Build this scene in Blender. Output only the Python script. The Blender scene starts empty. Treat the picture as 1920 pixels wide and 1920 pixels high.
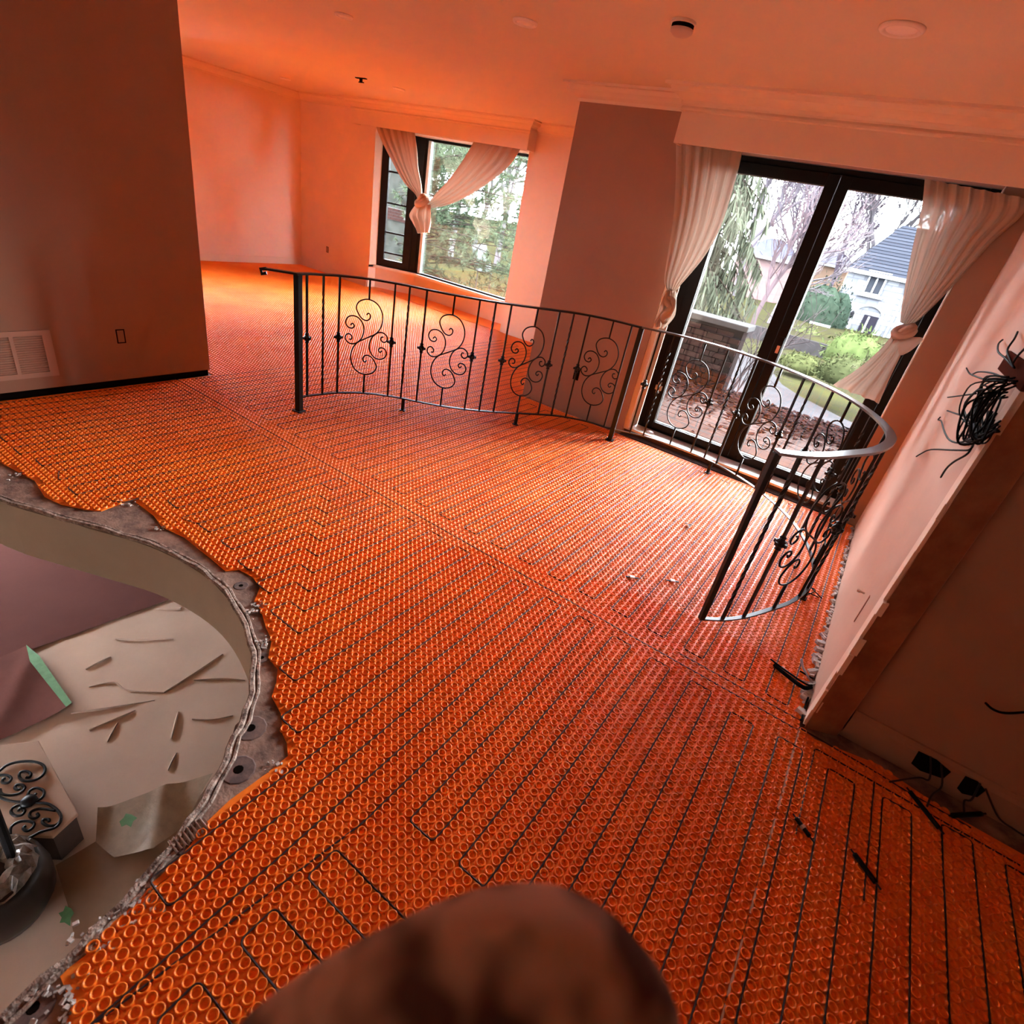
import bpy, bmesh, math, random
import numpy as np
from mathutils import Vector, Matrix
random.seed(7); rng = np.random.default_rng(7)
S = 0.0307                                   # stud pitch of the membrane (m)
sc = bpy.context.scene
COL = sc.collection

# ---------------------------------------------------------------- camera (solved from the photograph's vanishing points)
F_PX, YAW, PITCH, ROLL, CAM_Z = 1026.94, .51161, -.50439, -.20611, 1.580
def cam_rot(a, b, c):
    Rz = Matrix(((math.cos(a), -math.sin(a), 0), (math.sin(a), math.cos(a), 0), (0, 0, 1)))
    Rx = Matrix(((1, 0, 0), (0, math.cos(b), -math.sin(b)), (0, math.sin(b), math.cos(b))))
    Ry = Matrix(((math.cos(c), 0, math.sin(c)), (0, 1, 0), (-math.sin(c), 0, math.cos(c))))
    return Rz @ Rx @ Ry
R = cam_rot(YAW, PITCH, ROLL)
CAM = Vector((0, 0, CAM_Z))
cd = bpy.data.cameras.new('camera'); cam = bpy.data.objects.new('camera', cd); COL.objects.link(cam)
cd.sensor_width = 36; cd.sensor_fit = 'HORIZONTAL'; cd.lens = 36 * F_PX / 1920; cd.clip_start = .02; cd.clip_end = 400
M3 = Matrix((R.col[0], R.col[2], -R.col[1])).transposed()
cam.matrix_world = Matrix.Translation(CAM) @ M3.to_4x4()
cd.dof.use_dof = True; cd.dof.focus_distance = 3.4; cd.dof.aperture_fstop = 4.6
sc.camera = cam

# ---------------------------------------------------------------- world: overcast sky
SKY = 58.0
w = bpy.data.worlds.new('overcast'); sc.world = w; w.use_nodes = True
nt = w.node_tree; bg = nt.nodes['Background']
tc = nt.nodes.new('ShaderNodeTexCoord'); sx = nt.nodes.new('ShaderNodeSeparateXYZ'); cr = nt.nodes.new('ShaderNodeValToRGB')
nt.links.new(tc.outputs['Generated'], sx.inputs[0]); nt.links.new(sx.outputs['Z'], cr.inputs[0]); nt.links.new(cr.outputs[0], bg.inputs[0])
cr.color_ramp.elements[0].position = 0; cr.color_ramp.elements[0].color = (.74, .80, .88, 1)
cr.color_ramp.elements[1].position = .7; cr.color_ramp.elements[1].color = (.95, .99, 1.06, 1)
bg.inputs[1].default_value = SKY
sl = bpy.data.lights.new('veiled_sun', 'SUN'); so_ = bpy.data.objects.new('veiled_sun', sl); COL.objects.link(so_)   # low sun behind thin cloud, beyond the garden
sl.energy = 20.0; sl.angle = math.radians(45); sl.color = (1, .97, .93)
so_.rotation_euler = Vector((-.42, -.80, -.36)).to_track_quat('-Z', 'Y').to_euler()
for nm, loc, rx, sx_, sz_ in (('door_portal', (-.69, 4.84, 1.11), 1, 1.7, 2.15), ('bay_portal', (-5.75, 7.11, 1.24), 1, 1.9, 1.85)):   # sampling portals: they emit nothing themselves
    pl = bpy.data.lights.new(nm, 'AREA'); pl.shape = 'RECTANGLE'; pl.size = sx_; pl.size_y = sz_; pl.cycles.is_portal = True
    po = bpy.data.objects.new(nm, pl); COL.objects.link(po); po.location = loc; po.rotation_euler = (math.radians(-90), 0, 0)
vs = sc.view_settings; vs.view_transform = 'Standard'; vs.look = 'None'; vs.gamma = 1; vs.use_curve_mapping = False; vs.exposure = 0.55
cy = sc.cycles
cy.max_bounces = 10; cy.diffuse_bounces = 7; cy.glossy_bounces = 3; cy.transmission_bounces = 4; cy.transparent_max_bounces = 12
cy.use_denoising = True; cy.caustics_reflective = False; cy.caustics_refractive = False; cy.sample_clamp_indirect = 60

# ---------------------------------------------------------------- helpers
def ray(px, py): return R @ Vector(((px - 960) / F_PX, 1, -(py - 960) / F_PX))
def onz(px, py, z=0.):
    d = ray(px, py); return CAM + d * ((z - CAM.z) / d.z)
def ony(px, py, y):
    d = ray(px, py); return CAM + d * (y / d.y)
def onx(px, py, x):
    d = ray(px, py); return CAM + d * (x / d.x)
def lin(r, g, b):
    return tuple(((c / 255) / 12.92 if c / 255 <= .04045 else ((c / 255 + .055) / 1.055) ** 2.4) for c in (r, g, b))

class MB:
    def __init__(s): s.v = []; s.f = []
    def add(s, vs, fs):
        o = len(s.v); s.v += [tuple(v) for v in vs]; s.f += [tuple(i + o for i in f) for f in fs]; return s
    def box(s, x0, x1, y0, y1, z0, z1, M=None):
        vs = [Vector((x, y, z)) for z in (z0, z1) for y in (y0, y1) for x in (x0, x1)]
        if M is not None: vs = [M @ v for v in vs]
        return s.add(vs, [(0, 2, 3, 1), (4, 5, 7, 6), (0, 1, 5, 4), (2, 6, 7, 3), (0, 4, 6, 2), (1, 3, 7, 5)])
    def prism(s, poly, z0, z1):
        n = len(poly)
        a = sum(poly[i][0] * poly[(i + 1) % n][1] - poly[(i + 1) % n][0] * poly[i][1] for i in range(n))
        if a < 0: poly = poly[::-1]
        vs = [(p[0], p[1], z0) for p in poly] + [(p[0], p[1], z1) for p in poly]
        fs = [tuple(range(n - 1, -1, -1)), tuple(range(n, 2 * n))] + [(i, (i + 1) % n, n + (i + 1) % n, n + i) for i in range(n)]
        return s.add(vs, fs)
    def profile(s, pts, p0, p1, m0=0., m1=0., out=(0, -1)):
        """extrude a (depth out, z) profile from p0 to p1 (plan); m = mitre shift per unit of depth"""
        p0 = Vector(p0); p1 = Vector(p1); d = (p1 - p0).normalized(); o = Vector(out)
        vs = []
        for e, m in ((p0, m0), (p1, m1)):
            for a, z in pts:
                q = e + o * a + d * (m * a); vs.append((q.x, q.y, z))
        n = len(pts)
        return s.add(vs, [tuple(range(n)), tuple(range(2 * n - 1, n - 1, -1))] + [(i, i + n, (i + 1) % n + n, (i + 1) % n) for i in range(n)])
    def tube(s, pts, r, k=6, taper=None, cap=True):
        pts = [Vector(p) for p in pts]; n = len(pts); vs = []; fs = []
        up = Vector((0, 0, 1)); prev = None
        for i, p in enumerate(pts):
            t = (pts[min(i + 1, n - 1)] - pts[max(i - 1, 0)])
            if t.length < 1e-9: t = Vector((0, 0, 1))
            t.normalize()
            if prev is None:
                a = t.cross(up) if abs(t.z) < .95 else t.cross(Vector((1, 0, 0)))
            else:
                a = prev - t * prev.dot(t)
                if a.length < 1e-6: a = t.cross(up)
            a.normalize(); prev = a; b = t.cross(a)
            rr = r if taper is None else r + (taper - r) * i / max(n - 1, 1)
            for j in range(k):
                th = 2 * math.pi * j / k; vs.append(p + a * (rr * math.cos(th)) + b * (rr * math.sin(th)))
        for i in range(n - 1):
            for j in range(k):
                fs.append((i * k + j, i * k + (j + 1) % k, (i + 1) * k + (j + 1) % k, (i + 1) * k + j))
        if cap: fs += [tuple(range(k - 1, -1, -1)), tuple(range((n - 1) * k, n * k))]
        return s.add(vs, fs)
    def lathe(s, prof, c=(0, 0, 0), k=20):
        vs = []; fs = []; n = len(prof)
        for r, z in prof:
            for j in range(k):
                th = 2 * math.pi * j / k; vs.append((c[0] + r * math.cos(th), c[1] + r * math.sin(th), c[2] + z))
        for i in range(n - 1):
            for j in range(k): fs.append((i * k + j, i * k + (j + 1) % k, (i + 1) * k + (j + 1) % k, (i + 1) * k + j))
        fs += [tuple(range(k - 1, -1, -1)), tuple(range((n - 1) * k, n * k))]
        return s.add(vs, fs)
    def grid(s, P):                             # P[i][j] points
        n, m = len(P), len(P[0])
        return s.add([q for row in P for q in row], [(i * m + j, i * m + j + 1, (i + 1) * m + j + 1, (i + 1) * m + j) for i in range(n - 1) for j in range(m - 1)])
    def band(s, pts, w, z0, z1, closed=False):  # flat bar following plan pts with width w
        pts = [Vector((p[0], p[1])) for p in pts]; n = len(pts); L = []; Rr = []
        for i in range(n):
            t = (pts[min(i + 1, n - 1)] - pts[max(i - 1, 0)]).normalized(); nn = Vector((-t.y, t.x))
            L.append(pts[i] + nn * w / 2); Rr.append(pts[i] - nn * w / 2)
        vs = []
        for i in range(n):
            vs += [(L[i].x, L[i].y, z0), (Rr[i].x, Rr[i].y, z0), (Rr[i].x, Rr[i].y, z1), (L[i].x, L[i].y, z1)]
        fs = [(0, 3, 2, 1), tuple(4 * (n - 1) + q for q in (0, 1, 2, 3))]
        for i in range(n - 1):
            for q in range(4): fs.append((4 * i + q, 4 * i + (q + 1) % 4, 4 * i + 4 + (q + 1) % 4, 4 * i + 4 + q))
        return s.add(vs, fs)
    def mesh(s, name, smooth=False):
        me = bpy.data.meshes.new(name); me.from_pydata(s.v, [], s.f); me.validate()
        bm = bmesh.new(); bm.from_mesh(me); bmesh.ops.recalc_face_normals(bm, faces=bm.faces); bm.to_mesh(me); bm.free()
        if smooth: me.polygons.foreach_set('use_smooth', [True] * len(me.polygons))
        return me
    def build(s, name, mat, parent=None, smooth=False, bevel=0):
        o = bpy.data.objects.new(name, s.mesh(name, smooth)); COL.objects.link(o)
        if mat: o.data.materials.append(mat)
        if parent is not None:
            o.parent = parent; o.matrix_parent_inverse = parent.matrix_basis.inverted()
        if bevel:
            b = o.modifiers.new('bevel', 'BEVEL'); b.width = bevel; b.segments = 2; b.limit_method = 'ANGLE'
        return o
def tag(o, label=None, cat=None, group=None, kind=None):
    if label: o['label'] = label
    if cat: o['category'] = cat
    if group: o['group'] = group
    if kind: o['kind'] = kind
    return o
def empty(name, loc, label=None, cat=None, group=None, kind=None):
    o = bpy.data.objects.new(name, None); COL.objects.link(o); o.location = loc; o.empty_display_size = .1
    return tag(o, label, cat, group, kind)
def struct(o, label=None):
    o['kind'] = 'structure'
    if label: o['label'] = label
    return o
def rpt(mesh, name, parent, M):                  # a piece that shares its mesh data
    o = bpy.data.objects.new(name, mesh); COL.objects.link(o)
    o.parent = parent; o.matrix_parent_inverse = parent.matrix_basis.inverted() if parent else Matrix(); o.matrix_basis = M
    return o
def spline(pts, n=8):
    pts = [Vector(p) for p in pts]; out = []
    for i in range(len(pts) - 1):
        p0, p1, p2, p3 = pts[max(i - 1, 0)], pts[i], pts[i + 1], pts[min(i + 2, len(pts) - 1)]
        for k in range(n):
            t = k / n
            out.append(.5 * ((2 * p1) + (p2 - p0) * t + (2 * p0 - 5 * p1 + 4 * p2 - p3) * t * t + (3 * p1 - p0 - 3 * p2 + p3) * t ** 3))
    out.append(pts[-1]); return out

# ---------------------------------------------------------------- materials
def mat(name, col, rough=.6, metal=0., var=0., vscale=6., col2=None, bump=0., bscale=60., spec=.5, trans=None, alpha=None, coat=0., detail=6):
    m = bpy.data.materials.new(name); m.use_nodes = True; nt = m.node_tree; b = nt.nodes['Principled BSDF']
    b.inputs['Base Color'].default_value = (*col, 1); b.inputs['Roughness'].default_value = rough; b.inputs['Metallic'].default_value = metal
    b.inputs['Specular IOR Level'].default_value = spec; b.inputs['Coat Weight'].default_value = coat
    t = nt.nodes.new('ShaderNodeTexCoord')
    if var or col2:
        n = nt.nodes.new('ShaderNodeTexNoise'); n.inputs['Scale'].default_value = vscale; n.inputs['Detail'].default_value = detail; n.inputs['Roughness'].default_value = .65
        nt.links.new(t.outputs['Object'], n.inputs['Vector'])
        r = nt.nodes.new('ShaderNodeValToRGB'); e = r.color_ramp.elements
        c2 = col2 if col2 else tuple(c * (1 - var) for c in col)
        e[0].position = .36; e[0].color = (*c2, 1); e[1].position = .64; e[1].color = (*col, 1)
        nt.links.new(n.outputs['Fac'], r.inputs[0]); nt.links.new(r.outputs[0], b.inputs['Base Color'])
    if bump:
        n2 = nt.nodes.new('ShaderNodeTexNoise'); n2.inputs['Scale'].default_value = bscale; n2.inputs['Detail'].default_value = 4
        nt.links.new(t.outputs['Object'], n2.inputs['Vector'])
        bp = nt.nodes.new('ShaderNodeBump'); bp.inputs['Strength'].default_value = bump; bp.inputs['Distance'].default_value = .01
        nt.links.new(n2.outputs['Fac'], bp.inputs['Height']); nt.links.new(bp.outputs[0], b.inputs['Normal'])
    return m
def glass_mat():
    m = bpy.data.materials.new('window_glass'); m.use_nodes = True; nt = m.node_tree; nt.nodes.clear()
    o = nt.nodes.new('ShaderNodeOutputMaterial'); mx = nt.nodes.new('ShaderNodeMixShader'); tr = nt.nodes.new('ShaderNodeBsdfTransparent')
    gl = nt.nodes.new('ShaderNodeBsdfGlossy'); gl.inputs['Roughness'].default_value = .01; fr = nt.nodes.new('ShaderNodeFresnel'); fr.inputs[0].default_value = 1.45
    tr.inputs[0].default_value = (.95, .97, .96, 1)
    nt.links.new(fr.outputs[0], mx.inputs[0]); nt.links.new(tr.outputs[0], mx.inputs[1]); nt.links.new(gl.outputs[0], mx.inputs[2]); nt.links.new(mx.outputs[0], o.inputs[0])
    return m
def cloth_mat(name, col, thin, trl):
    m = bpy.data.materials.new(name); m.use_nodes = True; nt = m.node_tree; nt.nodes.clear()
    o = nt.nodes.new('ShaderNodeOutputMaterial'); d = nt.nodes.new('ShaderNodeBsdfDiffuse'); t = nt.nodes.new('ShaderNodeBsdfTranslucent'); tp = nt.nodes.new('ShaderNodeBsdfTransparent')
    m1 = nt.nodes.new('ShaderNodeMixShader'); m2 = nt.nodes.new('ShaderNodeMixShader')
    d.inputs[0].default_value = (*col, 1); t.inputs[0].default_value = (*col, 1)
    m1.inputs[0].default_value = trl; m2.inputs[0].default_value = thin
    nt.links.new(d.outputs[0], m1.inputs[1]); nt.links.new(t.outputs[0], m1.inputs[2]); nt.links.new(m1.outputs[0], m2.inputs[1]); nt.links.new(tp.outputs[0], m2.inputs[2]); nt.links.new(m2.outputs[0], o.inputs[0])
    return m
def membrane_mat():
    m = mat('orange_membrane', (.93, .17, .022), .38, spec=.38); nt = m.node_tree; b = nt.nodes['Principled BSDF']
    t = nt.nodes['Texture Coordinate']; n = nt.nodes.new('ShaderNodeTexNoise'); n.inputs['Scale'].default_value = 3.; n.inputs['Detail'].default_value = 5
    nt.links.new(t.outputs['Object'], n.inputs['Vector'])
    r = nt.nodes.new('ShaderNodeValToRGB'); r.color_ramp.elements[0].position = .3; r.color_ramp.elements[0].color = (.88, .165, .012, 1); r.color_ramp.elements[1].position = .7; r.color_ramp.elements[1].color = (.97, .24, .024, 1)
    nt.links.new(n.outputs['Fac'], r.inputs[0]); nt.links.new(r.outputs[0], b.inputs['Base Color'])
    return m
def brickless_stone(name, c1, c2, mortar, sx_, sz_):
    m = mat(name, c1, .9, spec=0.); nt = m.node_tree; b = nt.nodes['Principled BSDF']; t = nt.nodes['Texture Coordinate']
    mp = nt.nodes.new('ShaderNodeMapping'); mp.inputs['Rotation'].default_value = (math.pi / 2, 0, 0)
    br = nt.nodes.new('ShaderNodeTexBrick'); br.inputs['Color1'].default_value = (*c1, 1); br.inputs['Color2'].default_value = (*c2, 1); br.inputs['Mortar'].default_value = (*mortar, 1)
    br.inputs['Scale'].default_value = 1; br.inputs['Brick Width'].default_value = sx_; br.inputs['Row Height'].default_value = sz_; br.inputs['Mortar Size'].default_value = sz_ * .06
    nt.links.new(t.outputs['Object'], mp.inputs[0]); nt.links.new(mp.outputs[0], br.inputs[0]); nt.links.new(br.outputs[0], b.inputs['Base Color'])
    return m
WALL = mat('plaster_wall', (.80, .60, .48), .85, var=.06, vscale=2.2, bump=.06, bscale=160)  # bay-room plaster kept lighter to make up for light missing there
DIM_TAN = mat('dim_tan_plaster', (.37, .205, .135), .85, var=.07, vscale=2.2, bump=.06, bscale=160)  # foreground plaster toned darker, the dimmer light there put into its colour
WHITE = mat('white_paint', (.74, .57, .44), .6, var=.03, vscale=3)
CEIL = mat('ceiling_paint', (.72, .59, .46), .9, var=.03, vscale=1.5)
MEMB = membrane_mat()
CABLE = mat('cable_jacket', (.045, .026, .028), .6, spec=.12)
PLY = mat('stained_plywood', (.36, .22, .165), .85, col2=(.13, .07, .055), vscale=9, bump=.3, bscale=50)
FASCIA = mat('cream_plaster', (.40, .305, .225), .85, var=.08, vscale=3)
IRON = mat('black_iron', (.008, .007, .008), .42, metal=.0, spec=.22, bump=.05, bscale=300)
DARKF = mat('dark_window_frame', (.008, .007, .0075), .45, spec=.12)
GLASS = glass_mat()
SHEER = cloth_mat('sheer_curtain', (.52, .41, .335), .012, .13)
DRAPE = cloth_mat('thin_drape', (.46, .325, .245), .004, .055)
BLACK = mat('black_plastic', (.006, .005, .005), .55, spec=.1)
WIRE = mat('wire_insulation', (.006, .0045, .005), .6, spec=.03)
WOOD = mat('raw_stud_wood', (.36, .15, .07), .8, col2=(.24, .085, .04), vscale=7, bump=.1, bscale=90)
RUBBLE = mat('mortar_crumbs', (.62, .56, .53), .95, var=.25, vscale=40)
METAL = mat('galvanised_metal', (.50, .46, .43), .38, metal=.9)
VOID = mat('wall_cavity', (.008, .005, .004), .95, spec=0.)
SILL = mat('pale_sill', (.74, .70, .68), .5, var=.08, vscale=8)

def frame_rect(b, x0, x1, z0, z1, y0, y1, wl, wr, wt, wb):
    b.box(x0, x0 + wl, y0, y1, z0, z1); b.box(x1 - wr, x1, y0, y1, z0, z1); b.box(x0 + wl, x1 - wr, y0, y1, z1 - wt, z1); b.box(x0 + wl, x1 - wr, y0, y1, z0, z0 + wb)
# =============================================================================== the room shell
H = 2.45
EDGE = [(-4.2, .40), (-3.6, .47), (-3.038, .60), (-2.798, .69), (-2.496, .82), (-2.287, .905), (-2.08, .95), (-1.902, .963), (-1.734, .945), (-1.561, .897), (-1.419, .838), (-1.291, .753), (-1.206, .678), (-1.143, .597), (-1.072, .512), (-1.019, .427), (-.977, .347), (-.937, .242), (-.911, .144), (-.893, .054), (-.882, -.058)]
EDGE = [tuple(p) for p in spline([(a, b, 0) for a, b in EDGE], 3)]
EDGE2 = [(p[0], p[1]) for p in EDGE] + [(-.88, -1.6)]
floor = MB().prism(EDGE2 + [(-.88, -3.6), (2.7, -3.6), (2.7, 2.2), (.42, 2.2), (.42, 4.9), (-2.4, 4.9), (-2.4, 7.3), (-9.0, 7.3), (-9.0, 0), (-4.27, 0), (-4.27, .40)], -.28, -.010).build('floor', PLY)
struct(floor, 'bare stained subfloor showing along the curved stair edge')
# rings and bolt holes left in the subfloor by the old railing feet
STAIN = mat('bolt_stain', (.085, .055, .055), .9, col2=(.2, .12, .1), vscale=30)
for px, py, r in ((452, 1098, .03), (491, 1233, .028), (470, 1365, .05), (447, 1443, .05), (300, 955, .035), (360, 1575, .045), (62, 1890, .04)):
    p = onz(px, py, -.009)
    MB().lathe([(r, 0), (r * .9, .0022)], (p.x, p.y, -.0105), 12).build('bolt_mark', STAIN, floor)
    MB().lathe([(r * .3, 0), (r * .26, .0008)], (p.x, p.y, -.0084), 10).build('bolt_hole', VOID, floor)
# curved plaster face under the edge and its ragged bead
fp = [(x, y) for x, y, *_ in EDGE] + [(-.88, -1.6)]
fascia = MB().band(fp, .012, -.29, -.02).build('wall_stair', FASCIA); struct(fascia, 'cream curved plaster face below the edge of the stair opening')
bead = MB()
for k, off, rr in ((0, .0, .011), (1, .018, .006)):
    q = []
    for i, p in enumerate(fp[:-1]):
        t = (Vector(fp[i + 1]) - Vector(p)).normalized(); nn = Vector((-t.y, t.x)); o_ = nn * (off * (1 if k else 0) + .004 * math.sin(i * 1.7 + k))
        q.append((p[0] + o_.x, p[1] + o_.y, -.007 + .003 * math.sin(i * 2.3)))
    bead.tube(q, rr, 6)
bead.build('plaster_bead', mat('broken_bead', (.46, .34, .28), .9, col2=(.12, .07, .055), vscale=45, bump=.6, bscale=120), fascia)

ceiling = MB().box(-9.1, 2.8, -3.7, 6.75, H, H + .12).build('ceiling', CEIL); struct(ceiling)
ww = MB()
ww.box(-2.68, -1.60, 4.50, 4.86, -.01, H); ww.box(-2.68, -2.38, 4.86, 6.75, -.01, H); ww.box(-1.60, .17, 4.50, 4.86, 2.17, H); ww.box(.17, .62, 4.50, 4.86, -.01, H)
wall_window = ww.build('wall_window', DIM_TAN); struct(wall_window)
wb = MB(); wb.box(-9.0, -7.2, 6.6, 6.75, -.01, H); wb.box(-4.5, -2.68, 6.6, 6.75, -.01, H); wb.box(-7.2, -4.5, 6.6, 6.75, 2.16, H)
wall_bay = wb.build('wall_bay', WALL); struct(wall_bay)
BAY = [(-7.2, 6.75), (-6.64, 7.06), (-4.66, 7.06), (-4.42, 6.78)]
BAYO = [(-7.28, 6.86), (-6.68, 7.18), (-4.62, 7.18), (-4.33, 6.86)]
wl = MB().prism(BAY + BAYO[::-1], -.01, .30)
struct(wl.build('wall_sill', WALL))
struct(MB().prism(BAY + [(-4.45, 6.6), (-7.2, 6.6)], -.012, -.004).build('floor_bay', MEMB), 'orange membrane floor inside the bay')
struct(MB().prism([(-7.35, 6.75), (-6.7, 7.25), (-4.8, 7.25), (-4.3, 6.75)], 2.17, 2.3).build('trim_8', WHITE), 'white head of the bay window')
wk = MB(); frame_rect(wk, 0, 6.6, -.01, H, -9.0, -8.87, 2.7, 2.35, .45, .91); wk.v = [(y, x, z) for x, y, z in wk.v]
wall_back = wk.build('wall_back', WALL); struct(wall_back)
w2 = MB(); frame_rect(w2, 2.7, 4.25, .90, 2.0, -8.96, -8.90, .06, .06, .06, .06); w2.box(3.45, 3.51, -8.96, -8.90, .96, 1.94); w2.v = [(y, x, z) for x, y, z in w2.v]
w2 = w2.build('added_window_2', DARKF); struct(w2, 'unseen window added to light the far room, out of sight behind the left wall')  # unseen window added to brighten the floor and right wall
MB().box(-8.934, -8.928, 2.75, 4.2, .95, 1.95).build('pane', GLASS, w2)
struct(MB().box(-8.87, -4.34, -.15, 0, -.01, H).build('wall_far', WALL))
# left wall stops short of the floor: dark gap below the plaster
wl = MB().box(-4.34, -4.2, -3.6, 2.285, .04, H); wall_left = wl.build('wall_left', DIM_TAN); struct(wall_left)
MB().box(-4.33, -4.212, -3.6, 2.275, -.012, .04).build('wall_gap', VOID, wall_left)
struct(MB().box(-4.34, 2.8, -3.75, -3.6, -.01, H).build('wall_rear', WALL)); struct(MB().box(2.7, 2.85, -3.6, 2.3, -.01, H).build('wall_hall', WALL))
# right wall with the torn plaster end and bare stud
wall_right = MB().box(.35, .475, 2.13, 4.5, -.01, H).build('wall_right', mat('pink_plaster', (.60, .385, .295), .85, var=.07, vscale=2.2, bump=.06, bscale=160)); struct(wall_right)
st = MB().prism([(.356, 2.06), (.470, 2.112), (.470, 2.13), (.356, 2.13)], -.004, H - .002).build('trim_1', WOOD); struct(st, 'bare brown wooden stud at the torn end of the right wall')
rg = MB(); z = 0.0
while z < H - .05:
    h = random.uniform(.05, .16); y = 2.065 - random.uniform(-.012, .022)
    rg.prism([(.3455, y), (.362 + random.uniform(0, .008), y + .004), (.362, 2.14), (.3455, 2.14)], z, min(z + h, H - .01)); z += h
struct(rg.build('trim_2', WALL), 'ragged broken plaster edge beside the bare stud')
wall_entry = MB().box(.475, 2.7, 2.14, 2.3, -.01, H).build('wall_entry', DIM_TAN); struct(wall_entry)
# crown mouldings, pelmets, baseboards
CP = lambda d, h: [(0, H - h), (.012, H - h), (.018, H - h + .018), (.045, H - h + .035), (.075, H - .045), (.09, H - .02), (d, H - .016), (d, H), (0, H)]
def crown(n, p0, p1, out, m0=0, m1=0, h=.105, d=.115, label=None):
    o = MB().profile(CP(d, h), p0, p1, m0, m1, out).build('trim_%d' % n, WHITE); return struct(o, label)
crown(3, (-2.68, 4.50), (-1.74, 4.50), (0, -1), m0=-1, label='white crown moulding on the pier between the windows')
crown(4, (-2.68, 6.6), (-2.68, 4.5), (-1, 0), m1=1)
crown(5, (-8.87, 6.6), (-2.68, 6.6), (0, -1)); crown(6, (-8.87, .0), (-8.87, 6.6), (1, 0), label='white crown moulding along the far left wall')
def pelmet(n, x0, x1, yf, yw, zb, zt, label):
    b = MB(); b.box(x0, x1, yf, yf + .02, zb, H); b.box(x0, x0 + .02, yf + .02, yw, zb, H)
    if x1 < 0: b.box(x1 - .02, x1, yf + .02, yw, zb, H)
    b.profile([(0, zt - .012), (.012, zt - .006), (.012, zt + .006), (.004, zt + .02)] + [(a, z) for a, z in CP(.12, H - zt - .03)[1:]], (x0, yf), (x1, yf), -1, 1 if x1 < 0 else 0, (0, -1))
    if x1 < 0: b.profile(CP(.115, H - zt - .03), (x1, yf), (x1, yw), -1, 0, (1, 0))
    b.profile(CP(.115, H - zt - .03), (x0, yw), (x0, yf), 0, 1, (-1, 0))
    o = b.build('trim_%d' % n, WHITE); struct(o, label); return o
pelmet(7, -1.76, .348, 4.29, 4.5, 2.135, 2.325, 'white curtain pelmet box over the patio door')
pelmet(10, -7.52, -4.43, 6.44, 6.6, 2.155, 2.33, 'white curtain pelmet box over the bay window')
struct(MB().box(-8.868, -8.855, .02, 6.59, -.004, .10).build('baseboard_back', WHITE)); struct(MB().box(-8.85, -7.22, 6.585, 6.599, -.004, .09).build('baseboard_bay', WALL))
bb = MB(); bb.profile([(0, .03), (.02, .03), (.02, .105), (.012, .118), (.008, .135), (0, .137)], (.478, 2.14), (2.7, 2.14), out=(0, -1))
bbo = bb.build('baseboard_right', DIM_TAN); struct(bbo)
for xa, ya, xb, yb in ((1728, 1408, 1786, 1440), (1816, 1455, 1852, 1474)):
    p, q = ony(xa, ya, 2.118), ony(xb, yb, 2.118); h = MB(); zc = .088
    pts = [(p.x, zc - .038), ((p.x * 2 + q.x) / 3, zc - .048), (q.x, zc - .030), (q.x + .004, zc + .012), ((p.x + q.x) / 2, zc + .03), (p.x - .006, zc + .026)]
    h.add([(x, 2.1165, z) for x, z in pts] + [(x, 2.1195, z) for x, z in pts], [tuple(range(6)), tuple(range(11, 5, -1))] + [(i, i + 6, (i + 1) % 6 + 6, (i + 1) % 6) for i in range(6)])
    h.build('cut_out', VOID, bbo)

# =============================================================================== patio door
door = empty('door_1', (-.65, 4.74, .05)); struct(door, 'tall black-framed glass patio door with two panes')
f = MB(); frame_rect(f, -1.545, .165, .052, 2.165, 4.70, 4.80, .055, .055, .035, .03); f.build('frame', DARKF, door, bevel=.004)
for n, x0, x1, wl_, wr_ in (('sash', -1.49, -.708, .085, .078), ('sash', -.708, .11, .07, .085)):
    f = MB(); frame_rect(f, x0 + .002, x1 - .002, .083, 2.13, 4.685, 4.765, wl_, wr_, .072, .055); s = f.build('sash', DARKF, door, bevel=.004)
    g = MB().box(x0 + wl_ - .005, x1 - wr_ + .005, 4.722, 4.730, .135, 2.062); g.build('pane', GLASS, s)
    f = MB(); frame_rect(f, x0 + wl_ - .001, x1 - wr_ + .001, .136, 2.06, 4.712, 4.716, .006, .006, .006, .006); f.build('gasket', mat('grey_gasket', (.25, .25, .26), .5), s)
hp = ony(1458, 655, 4.68)
hd = MB().box(hp.x - .022, hp.x + .022, 4.672, 4.686, hp.z - .11, hp.z + .09); hd.build('lock_plate', BLACK, door)
MB().box(hp.x - .010, hp.x + .012, 4.668, 4.673, hp.z - .028, hp.z + .028).build('lock_sticker', mat('pale_sticker', (.75, .55, .48), .6), door)
for px, py in ((1236, 727),):
    p = ony(px, py, 4.68); MB().box(p.x - .03, p.x + .025, 4.665, 4.69, p.z - .02, p.z + .02).box(p.x - .012, p.x + .012, 4.655, 4.69, p.z - .045, p.z + .05).build('hinge', METAL, door)
MB().box(-1.60, .168, 4.52, 4.70, .042, .06).build('door_sill', SILL, door); 
MB().box(-1.60, .168, 4.545, 4.70, -.008, .042).build('sill_riser', mat('red_brown_timber', (.13, .05, .03), .7, var=.4, vscale=12), door)
MB().box(-1.60, .168, 4.46, 4.545, -.009, .004).build('threshold', mat('dark_threshold', (.06, .03, .022), .7, var=.4, vscale=20), door)
MB().box(-1.598, -1.55, 4.505, 4.70, .06, 2.165).build('jamb', WHITE, door); MB().box(.166, .169, 4.505, 4.70, .06, 2.165).build('jamb', WHITE, door)

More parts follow.
